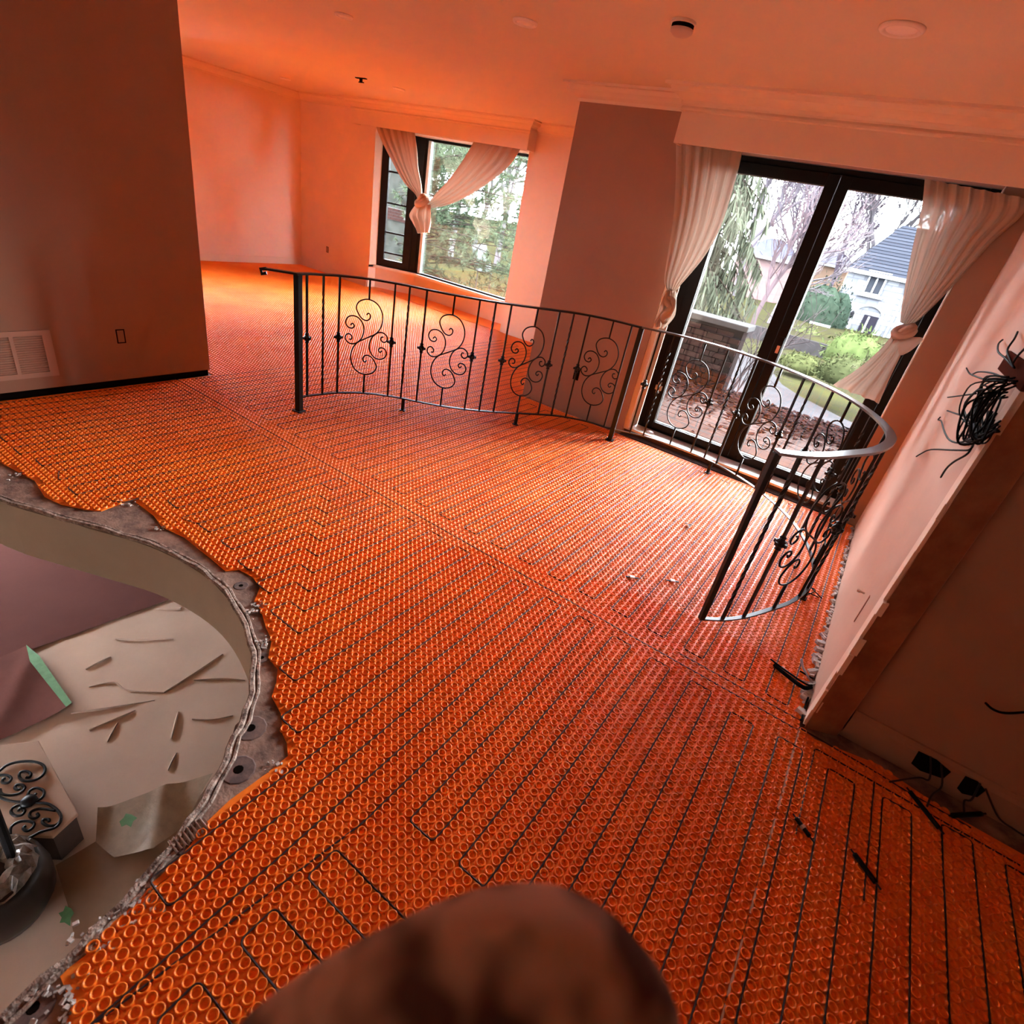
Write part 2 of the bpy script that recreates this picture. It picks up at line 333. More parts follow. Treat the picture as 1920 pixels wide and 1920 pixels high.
# =============================================================================== bay window
win = empty('window_1', (-6, 7, .3)); struct(win, 'bay window with a dark narrow casement and one wide pane')
def wallslab(b, p0, p1, a0, a1, z0, z1, d0, d1):   # piece on the line p0-p1 from fraction-length a0..a1 (metres), depth d0..d1 outward
    p0 = Vector(p0); t = (Vector(p1) - p0); L = t.length; t.normalize(); n = Vector((-t.y, t.x))
    q = [p0 + t * a0 + n * d0, p0 + t * a1 + n * d0, p0 + t * a1 + n * d1, p0 + t * a0 + n * d1]
    b.prism([(v.x, v.y) for v in q], z0, z1)
def bayframe(p0, p1, z0, z1, wl_, wr_, wt, wb_, d0, d1, a0=0., a1=None):
    L = (Vector(p1) - Vector(p0)).length; a1 = L if a1 is None else a1; b = MB()
    wallslab(b, p0, p1, a0, a0 + wl_, z0, z1, d0, d1); wallslab(b, p0, p1, a1 - wr_, a1, z0, z1, d0, d1)
    wallslab(b, p0, p1, a0 + wl_, a1 - wr_, z1 - wt, z1, d0, d1); wallslab(b, p0, p1, a0 + wl_, a1 - wr_, z0, z0 + wb_, d0, d1); return b
p0, p1, p2, p3 = [Vector(p) for p in BAY]
L0 = (p1 - p0).length
bayframe(p0, p1, .335, 2.165, .03, .10, .03, .03, -.005, .085).build('frame', DARKF, win)
cs = bayframe(p0, p1, .36, 2.14, .10, .115, .08, .085, -.03, .05, .03, L0 - .09).build('casement', DARKF, win)
b = MB(); wallslab(b, p0, p1, .125, L0 - .20, .44, 2.07, .008, .014); b.build('pane', GLASS, cs)
for zc in (.545, .838, 1.245, 1.66): b = MB(); wallslab(b, p0, p1, .128, L0 - .203, zc - .012, zc + .012, -.004, .007); b.build('muntin', DARKF, cs)
bayframe(p1, p2, .335, 2.165, .07, .05, .028, .02, .0, .08).build('frame', DARKF, win)
b = MB(); wallslab(b, p1, p2, .072, .125, .35, 2.14, -.012, .03); b.build('vinyl_stile', mat('pale_vinyl', (.55, .6, .62), .4), win)
b = MB(); wallslab(b, p1, p2, .10, 1.94, .345, 2.14, .03, .036); b.build('pane', GLASS, win)
bayframe(p2, p3, .335, 2.165, .06, .05, .05, .05, .0, .08).build('frame', DARKF, win)
b = MB(); wallslab(b, p2, p3, .05, .33, .38, 2.12, .03, .036); b.build('pane', GLASS, win)
n_in = [(-7.2, 6.70), (-6.62, 6.985), (-4.88, 6.985), (-4.47, 6.62)]
MB().prism([(-7.2, 6.60)] + n_in[:0] + [(-7.2, 6.70), (-6.62, 6.97), (-4.72, 6.97), (-4.5, 6.61)] + [(-4.42, 6.78), (-4.66, 7.12), (-6.64, 7.12), (-7.2, 6.80)], .30, .335).build('window_sill', SILL, win)
MB().box(-7.2, -7.185, 6.601, 6.76, .335, 2.16).build('jamb', WHITE, win); MB().box(-4.502, -4.49, 6.601, 6.7, .335, 2.16).build('jamb', WHITE, win)

# =============================================================================== membrane, studs and heating cables
ME = [(-4.2, .74), (-3.371, .729), (-3.1, .775), (-2.92, .75), (-2.81, .775), (-2.701, .838), (-2.661, .876), (-2.689, 1.02), (-2.495, 1.025), (-2.38, 1.005), (-2.246, 1.034), (-2.01, 1.032), (-1.908, 1.028), (-1.883, 1.075), (-1.80, 1.085), (-1.721, 1.066), (-1.66, 1.0), (-1.599, .99), (-1.50, .945), (-1.428, .921), (-1.36, .86), (-1.29, .85), (-1.242, .811), (-1.20, .765), (-1.118, .743), (-1.05, .70), (-1.012, .689), (-.972, .664), (-.968, .587), (-.970, .473), (-.958, .405), (-.93, .34), (-.914, .262), (-.91, .188), (-.885, .111), (-.875, .038), (-.80, .03), (-.762, .0), (-.75, -.6)]
MPOLY = ME + [(2.4, -.6), (2.4, 2.04), (.86, 2.04), (.62, 2.085), (.40, 2.03), (.338, 2.05), (.338, 4.46), (-2.70, 4.46), (-2.70, 6.57), (-8.84, 6.57), (-8.84, 2.0), (-4.35, 2.0), (-4.35, 2.30), (-4.19, 2.30)]
memb = empty('heating_membrane', (-2, 2.5, 0), 'orange studded plastic underfloor-heating membrane covering the whole room floor', 'floor mat')
def clip_poly(poly, x0, x1):
    bm = bmesh.new(); vs = [bm.verts.new((p[0], p[1], 0)) for p in poly]; bm.faces.new(vs)
    for x, n in ((x0, (-1, 0, 0)), (x1, (1, 0, 0))):
        g = bm.verts[:] + bm.edges[:] + bm.faces[:]
        bmesh.ops.bisect_plane(bm, geom=g, plane_co=(x, 0, 0), plane_no=n, clear_outer=True)
    return bm
seams = [-8.9, -7.73, -6.75, -5.77, -4.79, -3.81, -2.83, -1.85, -.897, .338, 1.3, 2.41]
sheet_z = -.0055
sheets = []
for a, b_ in zip(seams[:-1], seams[1:]):
    bm = clip_poly(MPOLY, a + .0015, b_ - .0015)
    r = bmesh.ops.extrude_face_region(bm, geom=bm.faces[:])
    bmesh.ops.translate(bm, verts=[g for g in r['geom'] if isinstance(g, bmesh.types.BMVert)], vec=(0, 0, .004))
    bmesh.ops.translate(bm, verts=bm.verts, vec=(0, 0, sheet_z - .004)); bmesh.ops.recalc_face_normals(bm, faces=bm.faces)
    me = bpy.data.meshes.new('membrane_sheet'); bm.to_mesh(me); bm.free(); me.materials.append(MEMB)
    o = bpy.data.objects.new('membrane_sheet', me); COL.objects.link(o); o.parent = memb; o.matrix_parent_inverse = memb.matrix_basis.inverted()
    sheets.append((a, b_, o))
def inside(px, py, poly):
    px = np.asarray(px); py = np.asarray(py); r = np.zeros(px.shape, bool); n = len(poly)
    for i in range(n):
        x1, y1 = poly[i]; x2, y2 = poly[(i + 1) % n]
        if y1 == y2: continue
        c = ((y1 > py) != (y2 > py)) & (px < (x2 - x1) * (py - y1) / (y2 - y1) + x1); r ^= c
    return r
ii, jj = np.meshgrid(np.arange(-290, 80), np.arange(-20, 216), indexing='ij')
SX = ((ii + .5) * S).ravel(); SY = ((jj + .27) * S).ravel()
keep = inside(SX, SY, MPOLY)
for dx, dy in ((.008, 0), (-.008, 0), (0, .008), (0, -.008)): keep &= inside(SX + dx, SY + dy, MPOLY)
SX, SY = SX[keep], SY[keep]
dist = np.hypot(SX, SY)
vis = (dist < 3.4) | ((SX < .4) & (SY > 0.2)); SX, SY, dist = SX[vis], SY[vis], dist[vis]
def studs_mesh(x, y, prof, k, capc):
    n = len(x); nr = len(prof); th = np.arange(k) * 2 * np.pi / k
    V = np.zeros((n, nr * k, 3), np.float32); sc_ = 1 + rng.normal(0, .012, n)
    for r, (rad, zz) in enumerate(prof):
        V[:, r * k:(r + 1) * k, 0] = x[:, None] + (rad * sc_)[:, None] * np.cos(th)[None]
        V[:, r * k:(r + 1) * k, 1] = y[:, None] + (rad * sc_)[:, None] * np.sin(th)[None]
        V[:, r * k:(r + 1) * k, 2] = sheet_z + zz
    q = []
    for r in range(nr - 1):
        for j in range(k): q.append((r * k + j, r * k + (j + 1) % k, (r + 1) * k + (j + 1) % k, (r + 1) * k + j))
    q = np.array(q); cap_ = np.arange((nr - 1) * k, nr * k)
    base = (np.arange(n) * nr * k)
    loops = np.concatenate([(q[None] + base[:, None, None]).reshape(n, -1), cap_[None] + base[:, None]], 1).ravel()
    nq = len(q); sizes = np.tile(np.r_[np.full(nq, 4), k], n); starts = np.r_[0, np.cumsum(sizes)[:-1]]
    me = bpy.data.meshes.new('stud_field'); me.vertices.add(V.shape[0] * V.shape[1]); me.vertices.foreach_set('co', V.ravel())
    me.loops.add(len(loops)); me.loops.foreach_set('vertex_index', loops.astype(np.int32))
    me.polygons.add(len(sizes)); me.polygons.foreach_set('loop_start', starts.astype(np.int32)); me.polygons.foreach_set('loop_total', sizes.astype(np.int32))
    sm = np.tile(np.r_[np.ones(nq, bool), False], n); me.polygons.foreach_set('use_smooth', sm)
    me.update(calc_edges=True); me.materials.append(MEMB); return me
PN = [(.0146, 0), (.0138, .0056), (.0130, .0074), (.0118, .0080), (.0105, .0073), (.0090, .0040), (.0068, -.0004)]
PF = [(.0146, 0), (.0128, .0074), (.0106, .0074), (.0068, .0006)]
for a, b_, o in sheets:
    for lo, hi, prof, k in ((0, 2.4, PN, 12), (2.4, 3.6, PF, 10), (3.6, 99, PF, 6)):
        m_ = (SX >= a) & (SX < b_) & (dist >= lo) & (dist < hi)
        if m_.sum() == 0: continue
        me = studs_mesh(SX[m_], SY[m_], prof, k, False)
        so = bpy.data.objects.new('stud_field', me); COL.objects.link(so); so.parent = o; so['kind'] = 'stuff'
# webs: thin raised diagonals between the nearest studs
g = MB(); 
near = [(i, j) for i, j in zip(((SX / S) - .5).round().astype(int), ((SY / S) - .27).round().astype(int))]
nset = set(near)
for (i, j), d_ in zip(near, dist):
    if d_ > 2.9: continue
    for dx in (1, -1):
        if (i + dx, j + 1) in nset:
            x0, y0 = (i + .5) * S, (j + .27) * S; ux, uy = dx * .7071, .7071; nx, ny = -uy, ux; r0 = .0115; L_ = S * 1.4142
            pa = [(x0 + ux * r0 + nx * .0012, y0 + uy * r0 + ny * .0012), (x0 + ux * r0 - nx * .0012, y0 + uy * r0 - ny * .0012)]
            pb = [(x0 + ux * (L_ - r0) - nx * .0012, y0 + uy * (L_ - r0) - ny * .0012), (x0 + ux * (L_ - r0) + nx * .0012, y0 + uy * (L_ - r0) + ny * .0012)]
            o_ = len(g.v); g.v += [(*pa[0], sheet_z + .0016), (*pa[1], sheet_z + .0016), (*pb[0], sheet_z + .0016), (*pb[1], sheet_z + .0016)]; g.f.append((o_, o_ + 1, o_ + 2, o_ + 3))
wo = bpy.data.objects.new('stud_web', bpy.data.meshes.new('stud_web')); wo.data.from_pydata(g.v, [], g.f); wo.data.materials.append(MEMB); COL.objects.link(wo); wo.parent = memb; wo.matrix_parent_inverse = memb.matrix_basis.inverted(); wo['kind'] = 'stuff'

def edge_y(x):                                   # membrane edge at a given x (m)
    for (xa, ya), (xb, yb) in zip(ME[:-1], ME[1:]):
        if min(xa, xb) <= x <= max(xa, xb) and xa != xb: return ya + (yb - ya) * (x - xa) / (xb - xa)
    return .73
def cable(b, pts):                               # pts in grid units (groove columns, groove rows)
    P = [Vector((x * S, (u + .77) * S, sheet_z + .0054)) for x, u in pts]; out = [P[0]]
    for i in range(1, len(P) - 1):
        a, c, d_ = P[i - 1], P[i], P[i + 1]; r = min(.015, (a - c).length * .45, (d_ - c).length * .45)
        q0 = c + (a - c).normalized() * r; q1 = c + (d_ - c).normalized() * r
        for t in (0, .33, .67, 1): out.append((1 - t) ** 2 * q0 + 2 * t * (1 - t) * c + t * t * q1)
    out.append(P[-1])
    fine = [out[0]]
    for a, c in zip(out[:-1], out[1:]):
        n = max(1, int((c - a).length / (S * 2)))
        for k in range(1, n + 1):
            q = a + (c - a) * (k / n); fine.append(q + Vector((random.uniform(-.0009, .0009), random.uniform(-.0009, .0009), 0)))
    b.tube(fine, .0027, 5)
UR = 63
def low_end(x): return max(math.ceil(edge_y(x * S) / S) + 2, 1)
b = MB(); path = [(-135, low_end(-135) + 2), (-135, UR - 0)]
ends = {-63: 35, -60: 35, -57: 34, -54: 34, -51: 32, -45: 32, -42: 27, -39: 27, -36: 23, -33: 23, -30: 7, -27: 7, -18: 24, -15: 24, -12: 24, -9: 24}
x = -132; up = False
seq = [q for q in range(-132, 1, 3)]
i = 0
while i < len(seq):
    x = seq[i]; jog = 35 + (-48 - x) if -75 < x <= -48 else None
    bottom_x = x - 3 if jog is not None else x
    bot = ends.get(bottom_x, low_end(bottom_x))
    if x == -24: bot = 0
    if x == -21: bot = 21
    if x > -9: bot = -6 if (x % 6 == 0) else -6
    down = [(x, UR)] + ([(x, jog), (x - 3, jog)] if jog is not None else []) + [(bottom_x, bot)]
    if x == -75: down = [(x, UR), (x, 61), (x, bot)]
    path += (down if not up else down[::-1])
    up = not up
    i += 1
def split_right(p): return p
cable(b, path[:])
# the short runs parallel to the window wall in front
fr = [(-8, 21), (-21, 21)]
for ua, ub in ((18, 15), (12, 9), (6, 3)): cable(b, [(-6, ua), (-21, ua), (-21, ub), (-6, ub)])
co = tag(b.build('heating_cable', CABLE), 'dark heating cable looping in long parallel runs from the stair edge to mid-floor', 'cable')
b = MB(); path = []
up = False
for k, x in enumerate(range(-135, 10, 3)):
    top = 140 if x > -87 else 200
    top += (0 if k % 2 == 0 else 0)
    seg = [(x, 68.5), (x, top)]
    if k % 2: seg = seg[::-1]
    path += seg
cable(b, path)
tag(b.build('heating_cable', CABLE), 'dark heating cable in parallel runs across the far floor half, towards the patio door', 'cable')
b = MB(); cable(b, [(-137, 65), (-20, 65), (10.8, 65)]); cable(b, [(-6, 67), (10.8, 67)])
tag(b.build('heating_cable', CABLE), 'dark heating cable laid straight across the room between the two looped fields', 'cable')
b = MB()
cable(b, [(6, -8), (6, 61.5), (3, 61.5), (3, -8)]); cable(b, [(9, -8), (9, 62), (12, 62), (12, -8)])
cable(b, [(13.2, 49.5), (13.2, 63.5), (34.5, 63.5)]); cable(b, [(15, -8), (15, 61.5), (18, 61.5), (18, -8)]); cable(b, [(20, 47), (20, 63.5)])
cable(b, [(21, -8), (21, 62), (24, 62), (24, -8)]); cable(b, [(27, -8), (27, 63), (30, 63), (30, -8)]); cable(b, [(33, -8), (33, 62.5), (39, 62.5), (39, -8)]); cable(b, [(42, -8), (42, 62), (45, 62), (45, -8)])
cable(b, [(11, 65.6), (19, 65.4), (24, 65), (30, 65)])
tag(b.build('heating_cable', CABLE), 'dark heating cable in straight parallel runs at the dim lower right by the entry wall', 'cable')
# plaster smear along the sheet joint
sm = MB(); u0 = .2
while u0 < 2.0:
    L_ = random.uniform(.02, .09)
    if random.random() < .8: sm.box(.336 + random.uniform(-.002, .002), .340 + random.uniform(0, .004), u0, u0 + L_, sheet_z + .002, sheet_z + .0052)
    u0 += L_ + random.choice((.0, .004, .02))
so = sm.build('joint_smear', mat('joint_dust', (.55, .30, .20), .9, var=.2, vscale=40)); tag(so, 'thin pale dusty strip along the membrane joint beside the entry', 'residue', kind='stuff')

# =============================================================================== wrought iron railing
ZT, ZB = .945, .10
secA = [(-3.43, 2.26), (-3.268, 2.404), (-3.281, 2.483), (-3.263, 2.602), (-3.242, 2.721), (-3.15, 2.905), (-3.022, 3.033), (-2.939, 3.095), (-2.828, 3.155), (-2.662, 3.262), (-2.521, 3.385), (-2.439, 3.472), (-2.363, 3.565), (-2.239, 3.734), (-2.131, 3.888), (-2.058, 3.985), (-1.965, 4.072), (-1.803, 4.165), (-1.58, 4.22)]
secA[0] = (-3.42, 2.25)
secB = [(-1.58, 4.22), (-1.35, 4.34), (-1.12, 4.385), (-.90, 4.385), (-.715, 4.345), (-.53, 4.265), (-.36, 4.155), (-.19, 4.005), (-.046, 3.83), (.068, 3.622), (.144, 3.417), (.187, 3.212), (.187, 3.02), (.139, 2.79), (.056, 2.60), (-.025, 2.44), (-.10, 2.335), (-.178, 2.262)]
def smooth2(p, n=5): return [(q.x, q.y) for q in spline([(a, b, 0) for a, b in p], n)]
rail = empty('iron_railing', (-1.58, 4.2, 0), 'black wrought-iron railing of curved scroll panels standing on the orange floor', 'railing')
RA, RB = smooth2(secA[1:]), smooth2(secB)
full = RA + RB[1:]
MB().band([(-3.405, 2.265), (-3.34, 2.33)] + RA, .036, ZT - .012, ZT).build('top_rail', IRON, rail)
MB().band(RB, .044, ZT - .010, ZT + .002).build('top_rail', mat('sheen_iron', (.17, .165, .17), .28, metal=.85, spec=.3), rail)  # black rail given a lighter metal so its colour carries the sky sheen
MB().tube([(-3.40, 2.27, ZT - .005), (-3.425, 2.245, ZT - .012), (-3.42, 2.25, ZT - .04), (-3.40, 2.27, ZT - .03)], .012, 6).build('rail_end_scroll', IRON, rail)
MB().band(RA, .024, ZB - .004, ZB + .004).build('bottom_rail', IRON, rail); MB().band(RB, .020, ZB - .004, ZB + .004).build('bottom_rail', mat('glint_iron', (.07, .068, .07), .32, metal=.7, spec=.3), rail)  # second bottom rail lightened in colour to stand for reflected sky
arc = [0.]
for p, q in zip(full[:-1], full[1:]): arc.append(arc[-1] + math.hypot(q[0] - p[0], q[1] - p[1]))
def locate(x, y):
    k = min(range(len(full)), key=lambda i: (full[i][0] - x) ** 2 + (full[i][1] - y) ** 2); return arc[k]
def onpath(s):
    s = min(max(s, 0), arc[-1])
    for k in range(len(arc) - 1):
        if arc[k + 1] >= s:
            t = (s - arc[k]) / max(arc[k + 1] - arc[k], 1e-9); p = Vector(full[k]).lerp(Vector(full[k + 1]), t); d = (Vector(full[k + 1]) - Vector(full[k])).normalized(); return p, d
    return Vector(full[-1]), Vector((0, -1))
def sbar(h0, h1, half, twist):
    b = MB()
    if not twist: b.box(-half, half, -half, half, h0, h1); return b
    n = 60; vs = []; fs = []
    for i in range(n + 1):
        z = h0 + (h1 - h0) * i / n; t = (i / n - .5); a = 0 if abs(t) > .38 else (t + .38) * 26
        for q in range(4):
            th = a + math.pi / 4 + q * math.pi / 2; vs.append((half * 1.414 * math.cos(th), half * 1.414 * math.sin(th), z))
    for i in range(n):
        for q in range(4): fs.append((4 * i + q, 4 * i + (q + 1) % 4, 4 * i + 4 + (q + 1) % 4, 4 * i + 4 + q))
    fs += [(3, 2, 1, 0), tuple(4 * n + q for q in range(4))]; return b.add(vs, fs)
ME_BAR = sbar(ZB, ZT - .01, .0062, False).mesh('baluster'); ME_TW = sbar(ZB, ZT - .01, .0062, True).mesh('baluster')
kb = MB().lathe([(.008, -.038), (.016, -.030), (.012, -.024), (.014, -.018), (.025, -.006), (.025, .006), (.014, .018), (.012, .024), (.016, .030), (.008, .038)], (0, 0, .52), 8)
for q in range(4):
    th = q * math.pi / 2
    kb.box(-.006, .006, .018, .032, .512, .528, Matrix.Rotation(th, 4, 'Z'))
ME_KN = kb.mesh('collar', False)
for me in (ME_BAR, ME_TW, ME_KN): me.materials.append(IRON)
# scroll work traced in the panel's own plane: w across, h up (metres)
def loc(pts): return [((x - 870 - .0972 * (461 - y)) / 620, (461 - y) / 645) for x, y in pts]
S1 = loc([(876, 354), (883, 345), (892, 353), (889, 369), (874, 379), (855, 373), (840, 352), (832, 322), (850, 294), (890, 283), (928, 302), (947, 345), (941, 395), (915, 435), (870, 461)])
C1 = loc([(802, 407), (810, 398), (818, 408), (808, 420), (790, 416), (781, 396), (792, 372), (816, 363), (842, 373), (858, 402), (858, 435), (844, 468), (818, 490), (793, 492), (776, 476), (777, 457), (791, 447), (804, 457), (802, 471), (792, 472)])
def scroll_mesh():
    b = MB(); zc = ZB + .425; r = .0052
    s = S1 + [(-w_, -h_) for w_, h_ in S1[::-1][1:]]
    for c in (s, C1, [(-w_, -h_) for w_, h_ in C1]):
        b.tube(spline([(w_, 0, zc + h_) for w_, h_ in c], 5), r, 6)
    top = max(h_ for w_, h_ in S1); wt = [w_ for w_, h_ in S1 if h_ == top][0]
    b.box(wt - .006, wt + .006, -.006, .006, zc + top, ZT - .01); b.box(-wt - .006, -wt + .006, -.006, .006, ZB, zc - top); return b.mesh('scroll_panel', True)
ME_SC = scroll_mesh(); ME_SC.materials.append(IRON)
def place(me, name, s, knob=False, flip=False):
    p, d = onpath(s); a = math.atan2(d.y, d.x); M = Matrix.Translation((p.x, p.y, 0)) @ Matrix.Rotation(a, 4, 'Z')
    o = rpt(me, name, rail, M)
    if knob:
        k = bpy.data.objects.new('collar', ME_KN); COL.objects.link(k); k.parent = o
for nm, (x, y), kind in (('a', (-3.281, 2.483), 'k'), ('b', (-3.263, 2.602), 't'), ('c', (-3.242, 2.721), 'k'), ('s', (-3.15, 2.90), 's'), ('d', (-3.022, 3.033), 'k'), ('e', (-2.939, 3.095), 't'), ('f', (-2.828, 3.155), 'k'), ('s', (-2.672, 3.255), 's'), ('g', (-2.521, 3.385), 'k'), ('h', (-2.439, 3.472), 't'), ('i', (-2.363, 3.565), 'k'), ('s', (-2.242, 3.73), 's'), ('j', (-2.131, 3.888), 'k'), ('k', (-2.058, 3.985), 't'), ('l', (-1.965, 4.072), 'k'), ('s', (-1.80, 4.165), 's'), ('m', (-1.635, 4.205), 'b')):
    s = locate(x, y)
    place({'k': ME_BAR, 'b': ME_BAR, 't': ME_TW, 's': ME_SC}[kind], 'scroll_panel' if kind == 's' else 'baluster', s, kind == 'k')
c5 = lambda x, y: (1150 + x / 2.743, 260 + y / 2.743)
def s_of(px, py, z=ZT): p = onz(*c5(px, py), z); return locate(p.x, p.y)
right = [(s_of(240, 985), 'k'), (s_of(330, 1005), 't'), (s_of(458, 1045), 's'), (s_of(585, 1083), 'k'), (s_of(662, 1105), 't'), (s_of(745, 1125), 'k'), (s_of(872, 1170), 's'), (s_of(988, 1218), 'k'), (s_of(1058, 1250), 't'), (s_of(1125, 1285), 'k'), (s_of(1222, 1340), 's')]
for s, kind in right: place({'k': ME_BAR, 't': ME_TW, 's': ME_SC}[kind], 'scroll_panel' if kind == 's' else 'baluster', s, kind == 'k')
s0 = right[-1][0]; sE = arc[-1]
p_sc = locate(.056, 2.651); p_b2 = locate(-.042, 2.44); p_b1 = locate(-.108, 2.33)
gap = p_sc - s0; 
for fr_, kind in ((.13, 'k'), (.22, 't'), (.31, 'k'), (.45, 's'), (.60, 'k'), (.70, 't'), (.80, 'k')):
    place({'k': ME_BAR, 't': ME_TW, 's': ME_SC}[kind], 'scroll_panel' if kind == 's' else 'baluster', s0 + gap * fr_, kind == 'k')
place(ME_SC, 'scroll_panel', p_sc); place(ME_BAR, 'baluster', p_b2, True); place(ME_TW, 'baluster', p_b1)
def post(x, y, half, z0, z1, foot=True):
    p, d = onpath(locate(x, y)); a = math.atan2(d.y, d.x); M = Matrix.Translation((p.x, p.y, 0)) @ Matrix.Rotation(a, 4, 'Z')
    b = MB().box(-half, half, -half, half, z0, z1, M); o = b.build('post' if half > .012 else 'leg', IRON, rail, bevel=.002)
    if foot: MB().box(-half * 1.7, half * 1.7, -half * 1.7, half * 1.7, -.001 + 0, .007, M).build('foot_plate', IRON, o)
post(-3.265, 2.406, .020, .0, ZT - .01); post(-1.58, 4.22, .019, .0, ZT - .01)
for x, y in ((-2.905, 3.09), (-2.239, 3.734), (-.76, 4.36), (.18, 3.06)): post(x, y, .0115, .0, ZB + .002)
post(-.178, 2.262, .0121, ZB - .004, ZT - .008, False)

# =============================================================================== curtains
def loft(secs, n, folds, amp0, amp1, m=44, ph=0.):
    """secs: list of (left point, right point); pleats grow from amp0 to amp1 along the length"""
    Ls = spline([a for a, _ in secs], n); Rs = spline([b for _, b in secs], n); P = []
    for i, (a, b_) in enumerate(zip(Ls, Rs)):
        t = i / (len(Ls) - 1); am = amp0 + (amp1 - amp0) * t; row = []
        for j in range(m + 1):
            s = j / m; q = a.lerp(b_, s)
            w_ = math.sin(s * folds * 2 * math.pi + ph + .6 * math.sin(3 * t + s * 5)) + .45 * math.sin(s * folds * 4.3 * math.pi + 1.3 + t * 2)
            row.append(q + Vector((0, -am * w_, 0)))
        P.append(row)
    return MB().grid(P)
def knot(b, c, r, tilt=0., seed=0):               # a wrapped fabric knot: lumpy torus-like windings
    rr = random.Random(seed)
    for k in range(3):
        pts = []
        a0 = rr.uniform(0, 6.28); 
        for i in range(13):
            th = a0 + i / 12 * 2 * math.pi * 1.05
            pts.append(Vector(c) + Vector((math.cos(th) * r * (1 - .15 * k), math.sin(th) * r * .7 - .01, math.sin(th + tilt + k * .8) * r * (.55 + .25 * k))))
        b.tube(spline(pts, 3), r * (.52 - .08 * k), 8)
Y1 = 4.40
C = lambda px, py, y=Y1: ony(px, py, y)
cu = empty('knotted_sheer', C(1330, 285), 'sheer white curtain left of the patio door, tied in a knot above the railing', 'curtain')
loft([(C(1268, 265), C(1392, 283)), (C(1268, 330), C(1380, 335)), (C(1263, 410), C(1352, 425)), (C(1252, 480), C(1322, 480)), (C(1246, 525), C(1287, 523)), (C(1252, 548), C(1264, 548))], 7, 6, .014, .006).build('drape', SHEER, cu, True)
b = MB(); b.add(*(lambda m_: (m_.v, m_.f))(loft([(C(1250, 545, 4.37), C(1268, 547, 4.37)), (C(1243, 562, 4.33), C(1269, 566, 4.35)), (C(1236, 585, 4.32), C(1268, 590, 4.35)), (C(1228, 602, 4.33), C(1257, 606, 4.35)), (C(1229, 614, 4.36), C(1246, 616, 4.36))], 5, 2.2, .022, .012, 24)))
b.build('tail', SHEER, cu, True)
kn = MB(); kn.tube(spline([C(1257, 545, 4.39), C(1249, 562, 4.35), C(1257, 577, 4.33), C(1243, 592, 4.33), C(1247, 606, 4.35)], 5), .030, 10, .022)
kn.tube(spline([C(1250, 556, 4.36), C(1262, 566, 4.34), C(1254, 590, 4.33), C(1238, 598, 4.34), C(1234, 612, 4.36)], 5), .022, 8, .016); kn.build('knot', SHEER, cu, True)
cu = empty('knotted_sheer', C(1830, 370), 'sheer white curtain right of the patio door, gathered into a knot with a flared tail', 'curtain')
loft([(C(1734, 335), C(1925, 372, 4.42)), (C(1728, 390), C(1915, 405, 4.43)), (C(1712, 460), C(1860, 455, 4.44)), (C(1698, 530), C(1795, 528, 4.42)), (C(1690, 580), C(1732, 592)), (C(1688, 604), C(1706, 612))], 7, 7, .016, .008, 56).build('drape', SHEER, cu, True)
kn = MB(); knot(kn, C(1695, 622, 4.36), .045, .5, 3)
kn.build('knot', SHEER, cu, True)
loft([(C(1676, 624, 4.34), C(1698, 640, 4.36)), (C(1650, 655, 4.30), C(1688, 668, 4.34)), (C(1610, 690, 4.25), C(1670, 705, 4.32)), (C(1570, 716, 4.20), C(1654, 742, 4.30)), (C(1562, 722, 4.2), C(1648, 756, 4.30))], 6, 3.2, .006, .022, 36).build('tail', SHEER, cu, True)
bo = MB(); bo.grid([[Vector(q) for q in row] for row in [[C(1690, 636, 4.34), C(1698, 630, 4.33), C(1706, 632, 4.33)], [C(1682, 660, 4.31), C(1702, 655, 4.27), C(1722, 632, 4.31)], [C(1688, 668, 4.3), C(1708, 662, 4.27), C(1733, 633, 4.32)], [C(1698, 664, 4.33), C(1712, 655, 4.36), C(1729, 642, 4.36)], [C(1700, 650, 4.36), C(1706, 646, 4.38), C(1712, 642, 4.36)]]])
o = bo.build('bow_loop', SHEER, cu, True); sm_ = o.modifiers.new('s', 'SUBSURF'); sm_.levels = 2; sm_.render_levels = 2
Y2 = 6.50
B = lambda px, py, y=Y2: ony(px, py, y)
cu = empty('knotted_drapes', B(840, 255), 'pair of pale drapes at the bay window swept together into one hanging knot', 'curtain')
loft([(B(702, 226), B(776, 243)), (B(716, 262), B(781, 280)), (B(735, 300), B(784, 315)), (B(757, 340), B(790, 345)), (B(777, 362), B(791, 362)), (B(783, 372), B(792, 370))], 7, 5, .02, .01).build('left_drape', DRAPE, cu, True)
loft([(B(897, 255), B(982, 270)), (B(872, 298), B(955, 312)), (B(845, 335), B(905, 352)), (B(820, 362), B(855, 380)), (B(805, 378), B(818, 390)), (B(797, 380), B(802, 390))], 7, 5, .02, .01, ph=1.).build('right_drape', DRAPE, cu, True)
kn = MB(); knot(kn, B(792, 378, 6.42), .075, .4, 8); kn.build('knot', DRAPE, cu, True)
loft([(B(783, 380, 6.42), B(806, 384, 6.42)), (B(770, 402, 6.40), B(806, 400, 6.40)), (B(776, 418, 6.39), B(807, 418, 6.40)), (B(786, 438, 6.40), B(804, 436, 6.41))], 6, 3, .02, .04, 30).build('tail', DRAPE, cu, True)

